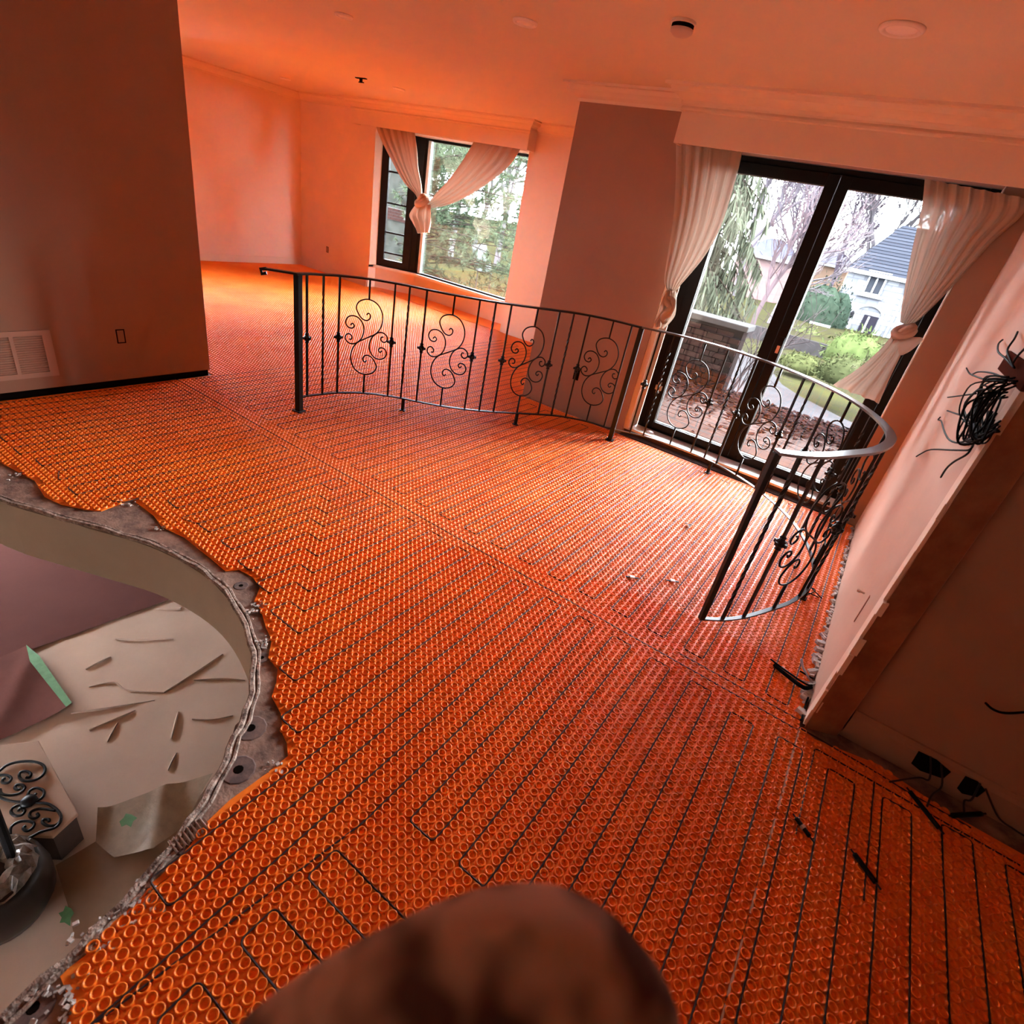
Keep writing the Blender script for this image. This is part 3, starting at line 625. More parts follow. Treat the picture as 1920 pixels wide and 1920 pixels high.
# =============================================================================== ceiling fittings
LW = mat('fitting_white', (.80, .68, .62), .5)
LENS = mat('frosted_lens', (.88, .76, .71), .6)
for px, py, r, lab in ((985, 40, .07, 'round white recessed ceiling light left of the smoke detector'), (1692, 52, .085, 'round white recessed ceiling light right of the smoke detector'), (645, 28, .06, 'faint flush ceiling light nearest the left wall'), (748, 166, .07, 'faint flush ceiling light over the bay pelmet'), (535, 147, .07, 'faint flush ceiling light in the far left corner')):
    p = onz(px, py, H); o = empty('recessed_light', (p.x, p.y, H), lab, 'ceiling light')
    MB().lathe([(r * .72, -.001), (r * .76, -.012), (r * .9, -.014), (r, -.006), (r, 0)], (p.x, p.y, H), 28).build('trim_ring', LW, o, True)
    MB().lathe([(r * .3, -.0105), (r * .66, -.009), (r * .70, -.004), (r * .70, -.001)], (p.x, p.y, H), 28).build('lens', LENS, o, True)
p = onz(1280, 50, H - .02); o = empty('smoke_detector', (p.x, p.y, H), 'round ceiling smoke detector with a dark open band', 'detector')
MB().lathe([(.058, -.001), (.06, -.012), (.05, -.014), (.02, -.014)], (p.x, p.y, H), 24).build('base', LW, o)
MB().lathe([(.052, -.014), (.052, -.030), (.02, -.030)], (p.x, p.y, H), 24).build('sensor_band', VOID, o)
MB().lathe([(.054, -.030), (.052, -.042), (.036, -.054), (.01, -.057)], (p.x, p.y, H), 24).build('cover', mat('detector_cover', (.58, .42, .36), .5), o, True)
p = onz(677, 146, H); o = empty('ceiling_hook', (p.x, p.y, H), 'small dark bracket on the ceiling in front of the bay pelmet', 'bracket')
MB().box(p.x - .08, p.x + .08, p.y - .015, p.y + .015, H - .008, H).build('plate', VOID, o); MB().box(p.x - .012, p.x + .012, p.y - .012, p.y + .012, H - .035, H - .008).box(p.x - .03, p.x + .04, p.y - .01, p.y + .01, H - .043, H - .035).build('stem', VOID, o)

# =============================================================================== wall fittings
xw = -4.2
a, b_ = onx(0, 622, xw), onx(100, 710, xw); y0, y1, z0, z1 = .86, 1.312, .118, .403
o = empty('air_vent', (xw, (y0 + y1) / 2, z0), 'painted return-air grille low on the left wall', 'vent')
fm = MB(); fm.box(xw, xw + .010, y0, y1, z0, z0 + .03).box(xw, xw + .010, y0, y1, z1 - .03, z1).box(xw, xw + .010, y1 - .045, y1, z0 + .03, z1 - .03).box(xw, xw + .010, y0, y0 + .03, z0 + .03, z1 - .03).box(xw, xw + .009, 1.105, 1.125, z0 + .03, z1 - .03)
VENT = mat('vent_paint', (.47, .29, .21), .6); fm.build('frame', VENT, o)
sm_ = MB().box(0, .006, -.118 + .02, .118 - .02, -.004, .004, Matrix.Rotation(.5, 4, 'Y')).mesh('slat'); sm_.materials.append(VENT)
for yc, sc_ in ((1.0, 1.1), (1.195, .72)):
    for k in range(16): rpt(sm_, 'slat', o, Matrix.Translation((xw + .001, yc, z0 + .038 + k * .0138)) @ Matrix.Diagonal((1, sc_, 1, 1)))
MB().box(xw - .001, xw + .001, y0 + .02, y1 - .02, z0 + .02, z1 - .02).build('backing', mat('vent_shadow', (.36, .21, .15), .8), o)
def outlet(c, axis, w_, h_, label, fill=DIM_TAN):
    o = empty('outlet_box', c, label, 'outlet'); x, y, z = c; t = .006; d = .004
    b = MB()
    def bx(u0, u1, v0, v1, dd, bb):
        if axis == 'x': bb.box(x, x + dd, y + u0, y + u1, z + v0, z + v1)
        else: bb.box(x + u0, x + u1, y - dd, y, z + v0, z + v1)
    for q in ((-w_ / 2, -w_ / 2 + t, -h_ / 2, h_ / 2), (w_ / 2 - t, w_ / 2, -h_ / 2, h_ / 2), (-w_ / 2, w_ / 2, h_ / 2 - t, h_ / 2), (-w_ / 2, w_ / 2, -h_ / 2, -h_ / 2 + t)): bx(*q, d, b)
    b.build('box_rim', VOID, o); b = MB(); bx(-w_ / 2 + t, w_ / 2 - t, -h_ / 2 + t, h_ / 2 - t, .002, b); b.build('cover', fill, o)
outlet((xw, 1.70, .336), 'x', .052, .092, 'uncovered outlet box with dark rim low on the left wall, beside the vent')
p = ony(614, 468, 6.6); outlet((p.x, 6.6, p.z), 'y', .05, .09, 'tiny outlet box on the wall left of the bay window')
p = ony(1081, 702, 4.5); outlet((p.x, 4.5, p.z), 'y', .055, .10, 'outlet box on the pier behind the railing', VOID)
# dark wire bundle spilling out of the right wall
random.seed(11)
o = empty('wire_bundle', onx(1890, 700, .345), 'big tangle of black cables spilling from a hole high on the right wall', 'wires')
hx = lambda px, py, d=0.: onx(px, py, .35 - d)
p, q = hx(1880, 685), hx(1918, 735)
MB().prism([(.342, q.y), (.352, q.y), (.352, p.y), (.342, p.y)], q.z, p.z + .05).build('wall_box', mat('rusty_box', (.07, .022, .016), .9, spec=0.), o)
rt = hx(1893, 728, .03)
for k in range(26):
    e = hx(1800 + random.uniform(-6, 50), 770 + random.uniform(-20, 60), .02 + random.uniform(0, .05)); t_ = hx(1835 + random.uniform(-10, 12), 820 + random.uniform(-12, 12), .02 + random.uniform(0, .03))
    s_ = rt + Vector((random.uniform(-.02, .01), random.uniform(-.03, .03), random.uniform(-.03, .03)))
    MB().tube(spline([s_, s_.lerp(e, .5) + Vector((random.uniform(-.05, 0), random.uniform(-.02, .03), .03)), e, t_ + Vector((0, random.uniform(-.02, .02), 0)), hx(1862 + random.uniform(-15, 15), 790 + random.uniform(-20, 20), .03)], 6), random.uniform(.0022, .0036), 5).build('wire', WIRE, o, True)
for path in ([(1893, 715), (1862, 700), (1835, 697), (1820, 702), (1812, 690)], [(1890, 712), (1850, 712), (1822, 703)], [(1902, 690), (1885, 672), (1872, 660), (1872, 645), (1880, 637)], [(1902, 690), (1893, 672), (1889, 655), (1902, 635), (1908, 622)], [(1898, 684), (1906, 670), (1925, 650)], [(1840, 790), (1800, 778), (1776, 770)], [(1830, 738), (1800, 742), (1777, 745)],
             [(1826, 830), (1818, 843), (1790, 844), (1745, 843), (1728, 850), (1718, 856)], [(1826, 830), (1815, 850), (1790, 865), (1775, 878), (1764, 895)], [(1824, 832), (1785, 828), (1772, 812), (1765, 790), (1759, 787), (1763, 782)]):
    MB().tube(spline([hx(x, y, .02 + .015 * math.sin(i)) for i, (x, y) in enumerate(path)], 5), .0032, 5).build('wire', WIRE, o, True)
o = tag(MB().tube(spline([ony(1848, 1318, 2.11), ony(1862, 1330, 2.08), ony(1885, 1337, 2.09), ony(1925, 1335, 2.13), ony(1950, 1330, 2.142)], 5), .004, 6).build('loose_wire', WIRE, None, True), 'single dark wire curling out of the entry wall above the baseboard', 'wire')
# wires hanging at the cut-outs in the baseboard
WR = mat('old_wire', (.03, .012, .008), .5)
for path, lab in (([(1745, 1418, .07), (1742, 1442, .03), (1722, 1458, .012), (1668, 1466, .008)], 'thick dark wire curling left from the first baseboard cut-out'), ([(1765, 1432, .06), (1765, 1460, .03), (1748, 1490, .02), (1738, 1512, .01)], 'thin dark wire dropping from the first baseboard cut-out to a black splice'), ([(1838, 1468, .06), (1820, 1485, .04), (1808, 1500, .02), (1808, 1524, .012)], 'dark wire dropping from the second baseboard cut-out to a black splice'), ([(1848, 1478, .06), (1868, 1510, .03), (1900, 1545, .015), (1935, 1570, .01)], 'dark wire running right along the floor from the second baseboard cut-out')):
    pts = [ony(path[0][0], path[0][1], 2.115)] + [onz(x, y, z) for x, y, z in path[1:]]
    pts = [Vector((q.x, min(q.y, 2.112), q.z)) for q in pts]
    tag(MB().tube(spline(pts, 6), .0035, 6).build('hanging_wire', WR, None, True), lab, 'wire')
# black cable splices lying on the membrane
def splice(a, b_, r, lab, bits=False):
    p, q = onz(*a, .008), onz(*b_, .008); o = empty('cable_splice', (p + q) / 2, lab, 'splice')
    MB().tube([p, p.lerp(q, .08), p.lerp(q, .5), p.lerp(q, .92), q], r, 8).build('sleeve', BLACK, o, True)
    d = (q - p).normalized()
    MB().tube([p - d * .015, p], r * .4, 6).tube([q, q + d * .02], r * .4, 6).build('cable_end', CABLE, o)
    if bits: MB().tube([p.lerp(q, .42), p.lerp(q, .6)], r * 1.25, 8).build('clamp', METAL, o)
splice((1493, 1534), (1518, 1568), .007, 'short black cable splice with a metal clamp on the membrane joint', True)
splice((1602, 1601), (1642, 1655), .008, 'long black cable splice alone on the dim lower-right membrane')
splice((1706, 1484), (1761, 1553), .008, 'long slanting black splice below the first baseboard cut-out')
splice((1786, 1529), (1840, 1526), .009, 'stubby level black splice below the second baseboard cut-out')
o = empty('electrical_tails', onz(1500, 1270, 0), 'loose black and grey cable tails at the foot of the right wall', 'wires')
GREY = mat('grey_wire', (.32, .29, .30), .5)
for path, m_, r in (([(1533, 1290, .03), (1510, 1282, .04), (1480, 1262, .03), (1445, 1236, .02)], WIRE, .004), ([(1535, 1296, .02), (1505, 1288, .03), (1470, 1262, .015), (1452, 1246, .01)], WIRE, .009), ([(1540, 1288, .02), (1515, 1268, .05), (1505, 1250, .06), (1503, 1236, .07)], GREY, .006), ([(1545, 1282, .03), (1520, 1270, .05), (1500, 1258, .05)], WIRE, .004), ([(1520, 1310, .02), (1535, 1335, .008), (1512, 1352, .008), (1500, 1350, .006)], WIRE, .004), ([(1535, 1285, .03), (1500, 1275, .03), (1466, 1250, .03)], GREY, .003)):
    MB().tube(spline([Vector((min(q.x, .336), q.y, q.z)) for q in (onz(x, y, z) for x, y, z in path)], 6), r, 6).build('wire', m_, o, True)
# broken mortar strip at the foot of the right wall
rb = MB()
for k in range(150):
    y = random.uniform(2.1, 4.4); s_ = random.uniform(.005, .016) * (1.3 if y < 2.7 else .8); x = .337 - random.uniform(-.008, .012)
    M = Matrix.Translation((x, y, .002 + s_ * .3)) @ Matrix.Rotation(random.uniform(0, 6), 4, 'Z') @ Matrix.Rotation(random.uniform(-.4, .4), 4, 'X')
    rb.box(-s_ * .5, s_ * .5, -s_, s_, -s_ * .5, s_ * .5, M)
tag(rb.build('mortar_rubble', RUBBLE), 'broken grey mortar crumbs along the foot of the right wall', 'rubble', kind='stuff')
rb = MB()
for px, py, n, sp in ((487, 1135, 26, .03), (492, 1205, 30, .03), (470, 1145, 14, .03), (240, 942, 18, .05), (300, 990, 12, .03), (250, 1690, 40, .05), (190, 1750, 40, .06), (110, 1870, 40, .05), (520, 1430, 12, .03), (30, 890, 14, .05)):
    c = onz(px, py, 0)
    for k in range(n):
        s_ = random.uniform(.002, .006); M = Matrix.Translation((c.x + random.gauss(0, sp * .5), c.y + random.gauss(0, sp * .5), -.006 + s_ * .4)) @ Matrix.Rotation(random.uniform(0, 6), 4, 'Z') @ Matrix.Rotation(random.uniform(-.5, .5), 4, 'X')
        rb.box(-s_, s_, -s_ * .7, s_ * .7, -s_ * .5, s_ * .5, M)
tag(rb.build('mortar_rubble', RUBBLE), 'white plaster crumbs along the torn membrane edge at the stair opening', 'rubble', kind='stuff')
o = empty('metal_lath', onz(345, 1565, 0), 'small corrugated strip of shiny metal at the stair edge', 'metal strip')
p, q = onz(322, 1588, 0), onz(388, 1540, 0); d = (q - p); n = Vector((-d.y, d.x, 0)).normalized() * .022; P = []
for i in range(33):
    c = p + d * (i / 32) + Vector((0, 0, -.003 + .006 * math.sin(i / 32 * 2 * math.pi * 8))); P.append([c - n, c + n])
MB().grid(P).build('corrugated_sheet', METAL, o, True)
# small leaves, clips and twigs on the floor
LEAF = mat('dry_leaf', (.05, .02, .014), .8, var=.4, vscale=60)
def leaf_mesh(r, seed):
    rr = random.Random(seed); n = 10; c = [Vector((0, 0, .012))]; ring = []
    for i in range(n):
        th = i / n * 2 * math.pi; k = r * (1 if i % 2 == 0 else .55) * rr.uniform(.8, 1.1); ring.append(Vector((k * math.cos(th), k * .75 * math.sin(th), rr.uniform(.001, .02))))
    return MB().add(c + ring, [(0, i + 1, (i + 1) % n + 1) for i in range(n)])
for px, py, r, m_, lab in ((1290, 986, .035, LEAF, 'curled dark dry leaf lying mid-floor between the railing ends'), (1481, 948, .028, mat('red_leaf', (.35, .06, .02), .7), 'tiny red leaf near the patio door sill')):
    p = onz(px, py, .003); b = leaf_mesh(r, px); b.v = [(v[0] + p.x, v[1] + p.y, v[2] + .001) for v in b.v]; tag(b.build('dry_leaf', m_), lab, 'leaf')
for px, py, lab in ((1185, 1083, 'small pale cable clip on the floor, left of two'), (1261, 1090, 'small pale cable clip on the floor, right of two')):
    p = onz(px, py, .003); o = empty('cable_clip', p, lab, 'clip'); rot = Matrix.Translation(p) @ Matrix.Rotation(.6, 4, 'Z')
    MB().box(-.012, .012, -.009, .009, 0, .008, rot).build('body', mat('clip_white', (.8, .78, .76), .5), o)
    MB().box(-.034, -.012, -.004, .004, 0, .004, rot).box(.012, .034, -.004, .004, 0, .004, rot).build('arm', BLACK, o)
o = empty('wire_scrap', onz(1525, 1112), 'scrap of twisted wire on the floor beside the railing foot', 'scrap')
for path in ([(1497, 1118), (1515, 1112), (1535, 1120)], [(1522, 1103), (1532, 1113), (1541, 1122)], [(1505, 1120), (1528, 1108), (1522, 1102)]):
    MB().tube(spline([onz(x, y, .006 + .01 * (i == 1)) for i, (x, y) in enumerate(path)], 4), .003, 5).build('wire', WIRE, o, True)
p = ony(1215, 812, 4.58); o = tag(MB().lathe([(.03, 0), (.034, .006), (.022, .015), (.006, .018)], (p.x + .01, 4.60, .0605), 14).build('door_stop', mat('white_rubber', (.82, .8, .8), .5), None, True), 'small white cap lying on the patio door sill', 'cap')
p = onx(1618, 1140, .35); o = empty('wall_hook', (.35, p.y, p.z), 'small shiny nail in the right wall above a dark slit', 'nail')
q = onx(1622, 1113, .35); MB().tube([Vector((.348, q.y, q.z)), Vector((.325, q.y, q.z))], .004, 6).lathe([(.008, -.004), (.008, .004)], (.326, q.y, q.z), 8).build('nail', METAL, o)
MB().prism([(.3472, p.y - .008), (.3492, p.y - .008), (.3492, p.y + .008), (.3472, p.y + .008)], p.z - .07, p.z + .06).build('slit', mat('rust_slit', (.3, .1, .06), .9), o)

# =============================================================================== unidentified foreground shape close to the lens, modelled as a post top
D_ = .27; PB = [(1656, 965, 990), (1661, 925, 1045), (1672, 880, 1080), (1694, 815, 1122), (1725, 750, 1162), (1760, 678, 1192), (1805, 596, 1230), (1850, 530, 1254), (1892, 474, 1270), (1960, 410, 1286), (2060, 350, 1292)]
fw_ = R.col[1].normalized(); rt_ = R.col[0].normalized()
base_c = CAM + ray(830, 2060) * D_
o = empty('rounded_form', (base_c.x, base_c.y, 0), 'unidentified rounded brown shape with dark smudges, built as a post top, blurred and close at the bottom edge', 'post')
b = MB(); rows = []; K = 40
for y, xa, xb in PB:
    a, e = CAM + ray(xa, y) * D_, CAM + ray(xb, y) * D_; m_ = (a + e) / 2; hw = (e - a).length / 2; dp = min(hw, .02 + hw * .25); row = []
    for k in range(K):
        th = 2 * math.pi * k / K; row.append(m_ + rt_ * (hw * math.cos(th)) + fw_ * (dp * math.sin(th) * (.15 if math.sin(th) > 0 else 1.)))
    rows.append(row + [row[0]])
b.grid(rows); b.f.append(tuple(range(K)))
b.build('form_cap', mat('smudged_brown', (.50, .27, .19), .95, col2=(.10, .045, .035), vscale=26, detail=1., spec=.05), o, True)
MB().lathe([(.045, .004), (.05, base_c.z - .05), (.065, base_c.z - .01)], (base_c.x + .01, base_c.y + .01, 0), 20).build('form_shaft', mat('brown_shaft', (.22, .12, .09), .8), o, True)

#EXTERIOR
# =============================================================================== lower level seen through the stair opening
ZL = -2.45
PAPER = mat('beige_floor_paper', (.74, .55, .42), .9, spec=.1, var=.07, vscale=2.5, bump=.25, bscale=5)
RPAPER = mat('red_brown_paper', (.21, .085, .07), .95, var=.15, vscale=3, bump=.4, bscale=7, spec=.05)
lf = MB().box(-9, 3, -4.4, 4.6, ZL - .1, ZL - .006).build('floor_lower', mat('lower_floor', (.45, .36, .29), .8)); struct(lf)
lw = MB(); frame_rect(lw, -4.4, 4.6, ZL, -.285, -9.1, -9.0, 3.3, 3.3, .55, .85); lw.v = [(y, x, z) for x, y, z in lw.v]; lw.box(3, 3.1, -4.4, 4.6, ZL, -.285); lw.box(-9.1, 3.1, 4.6, 4.7, ZL, -.285)
frame_rect(lw, -9.1, 3.1, ZL, -.285, -4.5, -4.4, 4.4, 4.6, 1.42, .40)  # unseen openings added in two lower walls to let sky light in
struct(lw.build('wall_lower', mat('lower_wall', (.72, .62, .53), .85)))
cl = MB(); cl.box(-9.1, -4.28, -4.5, -.02, -.28, -.012); cl.box(-4.28, 3.1, -4.5, -3.605, -.28, -.012); cl.box(2.65, 3.1, -3.58, 4.7, -.28, -.2); cl.box(.43, 2.65, 2.19, 4.7, -.28, -.2); struct(cl.build('ceiling_lower', CEIL))
P_ = lambda pts, z=ZL: [(q.x, q.y) for q in (onz(x, y, z) for x, y in pts)]
def sheet(pts, z, m, name, label, cat, n=26, amp=.012, seed=1):
    """a paper sheet: polygon outline filled with a wrinkled grid"""
    poly = [onz(x, y, z) for x, y in pts]; rr = random.Random(seed); ph = [rr.uniform(0, 6) for _ in range(6)]
    bm = bmesh.new(); bm.faces.new([bm.verts.new(p) for p in poly])
    xs = [p.x for p in poly]; ys = [p.y for p in poly]
    for k in range(1, n):
        for ax_, lo, hi in ((0, min(xs), max(xs)), (1, min(ys), max(ys))):
            co = [0, 0, 0]; co[ax_] = lo + (hi - lo) * k / n; no = [0, 0, 0]; no[ax_] = 1
            bmesh.ops.bisect_plane(bm, geom=bm.verts[:] + bm.edges[:] + bm.faces[:], plane_co=co, plane_no=no)
    for v in bm.verts:
        x, y = v.co.x, v.co.y
        a = math.sin(x * 7 + ph[0] + 2 * math.sin(y * 3 + ph[1])) * math.sin(y * 9 + ph[2]); b_ = abs(math.sin(x * 4.3 + y * 6.1 + ph[3])) ** 8
        v.co.z = z + amp * (.35 + .35 * a + .6 * b_)
    me = bpy.data.meshes.new(name); bm.to_mesh(me); bm.free(); me.materials.append(m); me.polygons.foreach_set('use_smooth', [True] * len(me.polygons))
    o = bpy.data.objects.new(name, me); COL.objects.link(o); tag(o, label, cat); return o
sheet([(-500, 1650), (-300, 950), (300, 900), (620, 1150), (620, 1500), (330, 1980), (-300, 2300)], ZL, PAPER, 'floor_paper', 'wide beige protective paper covering the lower floor', 'paper', 40, .014, 2)
sheet([(-200, 1312), (-60, 850), (330, 1000), (318, 1124), (160, 1182)], ZL + .018, mat('dark_brown_paper', (.17, .068, .058), .95, var=.1, vscale=2, spec=.05), 'floor_paper', 'large smooth dark brown paper sheet on the lower floor', 'paper', 14, .004, 3)
rp = sheet([(-200, 1310), (50, 1214), (132, 1326), (-200, 1490)], ZL + .026, RPAPER, 'floor_paper', 'crumpled reddish paper sheet edged with green tape on the lower floor', 'paper', 26, .03, 4)
sheet([(105, 1625), (185, 1575), (262, 1560), (330, 1545), (420, 1440), (480, 1470), (250, 1760), (140, 1760), (128, 1700)], ZL + .018, mat('tan_paper', (.42, .27, .17), .8, var=.15, vscale=4), 'floor_paper', 'tan brown paper sheet on the lower floor under the railing edge', 'paper', 18, .012, 5)
sheet([(185, 1520), (240, 1505), (400, 1452), (350, 1540), (290, 1600), (215, 1610), (180, 1580)], ZL + .034, mat('crumpled_plastic', (.55, .42, .29), .35, var=.25, vscale=9, bump=.6, bscale=12), 'plastic_sheet', 'crumpled yellowish plastic sheet on the lower floor', 'plastic', 22, .06, 6)
TAPE = mat('green_tape', (.17, .40, .17), .7, var=.2, vscale=20)
tp = sheet([(49, 1209), (74, 1230), (135, 1318), (124, 1326), (56, 1240)], ZL + .062, TAPE, 'masking_tape', 'strip of green masking tape along the reddish paper edge', 'tape', 8, .004, 7)
for pts, lab in (([(224, 1541), (232, 1534), (236, 1526), (247, 1528), (258, 1535), (250, 1541), (246, 1552), (237, 1547), (228, 1551)], 'scrap of green tape on the crumpled plastic sheet'), ([(110, 1713), (119, 1709), (123, 1699), (134, 1704), (139, 1713), (133, 1722), (132, 1737), (121, 1730), (112, 1731), (116, 1721)], 'torn scrap of green tape near the black urn')):
    sheet(pts, ZL + .10 if pts[0][0] > 200 else ZL + .05, TAPE, 'tape_scrap', lab, 'tape', 5, .01, 9)
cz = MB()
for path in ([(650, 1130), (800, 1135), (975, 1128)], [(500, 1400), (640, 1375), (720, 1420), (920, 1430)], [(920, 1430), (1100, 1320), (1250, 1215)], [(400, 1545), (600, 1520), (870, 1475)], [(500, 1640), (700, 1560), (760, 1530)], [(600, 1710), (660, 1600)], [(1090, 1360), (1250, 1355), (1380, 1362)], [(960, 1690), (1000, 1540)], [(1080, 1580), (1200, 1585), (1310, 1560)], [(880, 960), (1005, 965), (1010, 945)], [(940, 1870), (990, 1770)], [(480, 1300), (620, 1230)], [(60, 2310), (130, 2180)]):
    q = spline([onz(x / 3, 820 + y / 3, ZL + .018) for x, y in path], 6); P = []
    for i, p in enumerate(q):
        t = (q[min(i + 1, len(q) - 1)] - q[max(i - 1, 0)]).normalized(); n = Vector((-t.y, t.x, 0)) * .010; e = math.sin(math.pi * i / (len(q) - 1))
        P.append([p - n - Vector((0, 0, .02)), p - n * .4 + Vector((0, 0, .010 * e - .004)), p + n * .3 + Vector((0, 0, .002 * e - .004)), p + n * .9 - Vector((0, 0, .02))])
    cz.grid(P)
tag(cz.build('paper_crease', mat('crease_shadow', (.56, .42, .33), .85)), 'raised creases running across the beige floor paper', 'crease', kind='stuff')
bx = empty('wrapped_box', onz(40, 1480, ZL), 'low pale paper-wrapped box standing on the lower floor under the iron scrolls', 'box')
ZB_ = -2.13
MB().prism(P_([(-90, 1408), (72, 1388), (146, 1524), (98, 1568), (-70, 1560)], ZB_), ZB_ - .03, ZB_).build('lid', PAPER, bx, bevel=.006)
MB().prism(P_([(-85, 1412), (68, 1392), (140, 1523), (96, 1562), (-66, 1555)], ZB_), ZL + .03, ZB_ - .03).build('body', mat('shaded_box_side', (.16, .12, .11), .8, var=.2, vscale=5), bx)  # box side coloured dark to stand for its shade
gr = empty('iron_scroll_grille', onz(40, 1500, ZB_), 'black wrought-iron scroll grille with a central rosette lying on the pale box', 'ironwork')
sk = 2.872
for path in ([(-60, 260), (0, 215), (40, 185), (100, 168), (170, 165), (225, 180), (243, 210), (225, 245), (180, 268), (130, 270), (105, 250), (110, 225), (140, 218), (165, 232), (160, 250), (140, 252)], [(-30, 250), (0, 240), (40, 240), (60, 258), (45, 280), (15, 280), (15, 262), (30, 255)], [(0, 315), (10, 340), (60, 348), (110, 335), (133, 310), (118, 292), (90, 292), (80, 308), (95, 318), (110, 312)], [(-40, 340), (0, 358), (40, 375), (100, 383), (155, 382), (190, 385), (260, 395), (310, 430), (328, 470), (305, 505), (260, 512), (230, 495), (235, 478), (262, 478), (265, 490)],
             [(155, 372), (150, 345), (165, 320), (200, 308), (235, 325), (232, 355), (205, 372), (185, 355), (195, 338)], [(150, 390), (120, 395), (70, 415), (60, 440), (85, 458), (120, 452), (133, 430), (110, 418), (98, 432)], [(300, 430), (220, 420), (170, 435), (160, 460), (185, 472), (208, 460), (200, 445)], [(55, 560), (60, 520), (100, 492), (150, 487), (183, 500), (175, 525), (145, 540), (125, 525), (140, 512)], [(45, 555), (90, 590), (150, 580), (220, 545), (290, 525), (320, 500), (328, 470)]):
    MB().tube(spline([onz(x / sk, 1370 + y / sk, ZB_ + .012) for x, y in path], 5), .0085, 6).build('scroll', IRON, gr, True)
p = onz(155 / sk, 1370 + 382 / sk, ZB_ + .012); MB().lathe([(.008, .03), (.03, .026), (.042, .014), (.045, 0), (.03, -.008)][::-1], p, 10).build('rosette', IRON, gr, True)
ur = onz(-14, 1655, -2.12); e_ = onz(97, 1640, -2.12); r_ = (e_ - ur).length * .92
o = empty('black_urn', (ur.x, ur.y, ZL), 'round glossy black urn with crumpled plastic on top at the lower-left corner', 'urn')
MB().lathe([(r_ * .55, .02), (r_ * .8, .05), (r_ * .98, .15), (r_, .26), (r_ * .94, .36), (r_ * .8, .42)], (ur.x, ur.y, ZL), 28).build('body', mat('black_urn_glaze', (.02, .014, .014), .3), o, True)
cp = []
rr = random.Random(5)
for i in range(9):
    row = []
    for j in range(28):
        th = 2 * math.pi * j / 28; rad = r_ * (.86 - .095 * i); row.append(Vector((ur.x + rad * math.cos(th), ur.y + rad * math.sin(th), ZL + .40 + .07 * math.sin(i * .5) + rr.uniform(-.028, .028))))
    cp.append(row + [row[0]])
MB().grid(cp).build('plastic_wrap', mat('cloudy_plastic', (.42, .35, .30), .3, var=.7, vscale=14), o)
MB().tube([onz(25, 1612, -2.03), onz(-10, 1520, -1.75), onz(-60, 1420, -1.4)], .022, 8).build('stem', IRON, o)

# =============================================================================== outdoors
EK = 19.0
def ec(r, g, b, k=1.): return tuple(max(.004, c * k / EK) for c in lin(r, g, b))
def emat(name, c, c2=None, vs=6., rough=.9): return mat(name, c, rough, col2=c2, vscale=vs, spec=0.)
GZ = -2.2
gm = MB()
N_ = 30; Pg = []
for i in range(N_ + 1):
    y = 4.9 + (i / N_) ** 2 * 150; row = []
    for j in range(N_ + 1):
        x = -110 + 190 * j / N_; row.append(Vector((x, y, GZ - (.011 * max(y - 20, 0)) + .12 * math.sin(x * .3) * math.sin(y * .23))))
    Pg.append(row)
gm.grid(Pg); gro = gm.build('ground', emat('lawn', ec(178, 176, 108, .42), ec(150, 144, 98, .42), .6)); struct(gro, 'wide lawn beyond the terrace')
struct(MB().box(-60, 60, -40, 4.75, ZL - .3, ZL - .12).build('ground_rear', emat('soil', ec(120, 110, 90))))
pth = MB().prism(P_([(1320, 770), (1380, 650), (1440, 688), (1466, 722), (1500, 744), (1577, 784), (1660, 822), (1660, 870), (1400, 870)], GZ + .1), GZ + .06, GZ + .12).build('footpath', emat('asphalt', ec(176, 170, 176, .6), ec(160, 155, 160, .6), 3)); tag(pth, 'grey paved path curving past the lawn below the terrace', 'path')
dk = empty('wooden_deck', (-1, 6.3, -.1), 'weathered pinkish wooden deck outside the patio door', 'deck')
DK = emat('weathered_planks', ec(224, 198, 194, .82), ec(196, 168, 164, .82), 5)
pm = MB().box(-2.6, 2.6, -.066, .066, -.03, 0).mesh('deck_plank'); pm.materials.append(DK)
for k in range(20): rpt(pm, 'deck_plank', dk, Matrix.Translation((-1.2 + random.uniform(-.02, .02), 4.95 + k * .14, -.062 + random.uniform(-.002, .002))))
MB().box(-3.8, 1.4, 4.87, 7.68, -.22, -.095).build('deck_frame', emat('deck_frame', ec(90, 60, 50)), dk)
LV = MB(); rr = random.Random(3)
for k in range(2600):
    y = 7.62 - abs(rr.gauss(0, .62)); x = rr.uniform(-2.5, .6)
    if y < 5.4: continue
    s_ = rr.uniform(.03, .06); th = rr.uniform(0, 6.28); z = -.058 + rr.uniform(.004, .05); M = Matrix.Translation((x, y, z)) @ Matrix.Rotation(th, 4, 'Z') @ Matrix.Rotation(rr.uniform(-.6, .6), 4, 'X')
    q = [M @ Vector(v) for v in ((-s_, 0, .008), (-.2 * s_, -.6 * s_, 0), (s_, 0, .012), (-.2 * s_, .6 * s_, 0))]; LV.add(q, [(0, 1, 2), (0, 2, 3)])
tag(LV.build('fallen_leaves', mat('brown_leaves', ec(158, 100, 80, .55), .9, col2=ec(96, 54, 44, .5), vscale=26, spec=0.)), 'drift of brown fallen leaves over the deck', 'leaves', kind='stuff')
bw = empty('brick_parapet', (-2.3, 7.6, -.1), 'dark brick parapet with a pale stone cap beyond the deck', 'wall')
MB().box(-4.2, -1.49, 7.42, 7.66, -.056, .735).build('mortar_core', emat('mortar_dark', ec(92, 72, 70)), bw)
MB().box(-4.25, -1.44, 7.34, 7.74, .74, .81).build('cap_stone', emat('cap_stone', ec(214, 210, 212, .7), ec(190, 186, 188, .7), 4), bw, bevel=.01)
bms = []
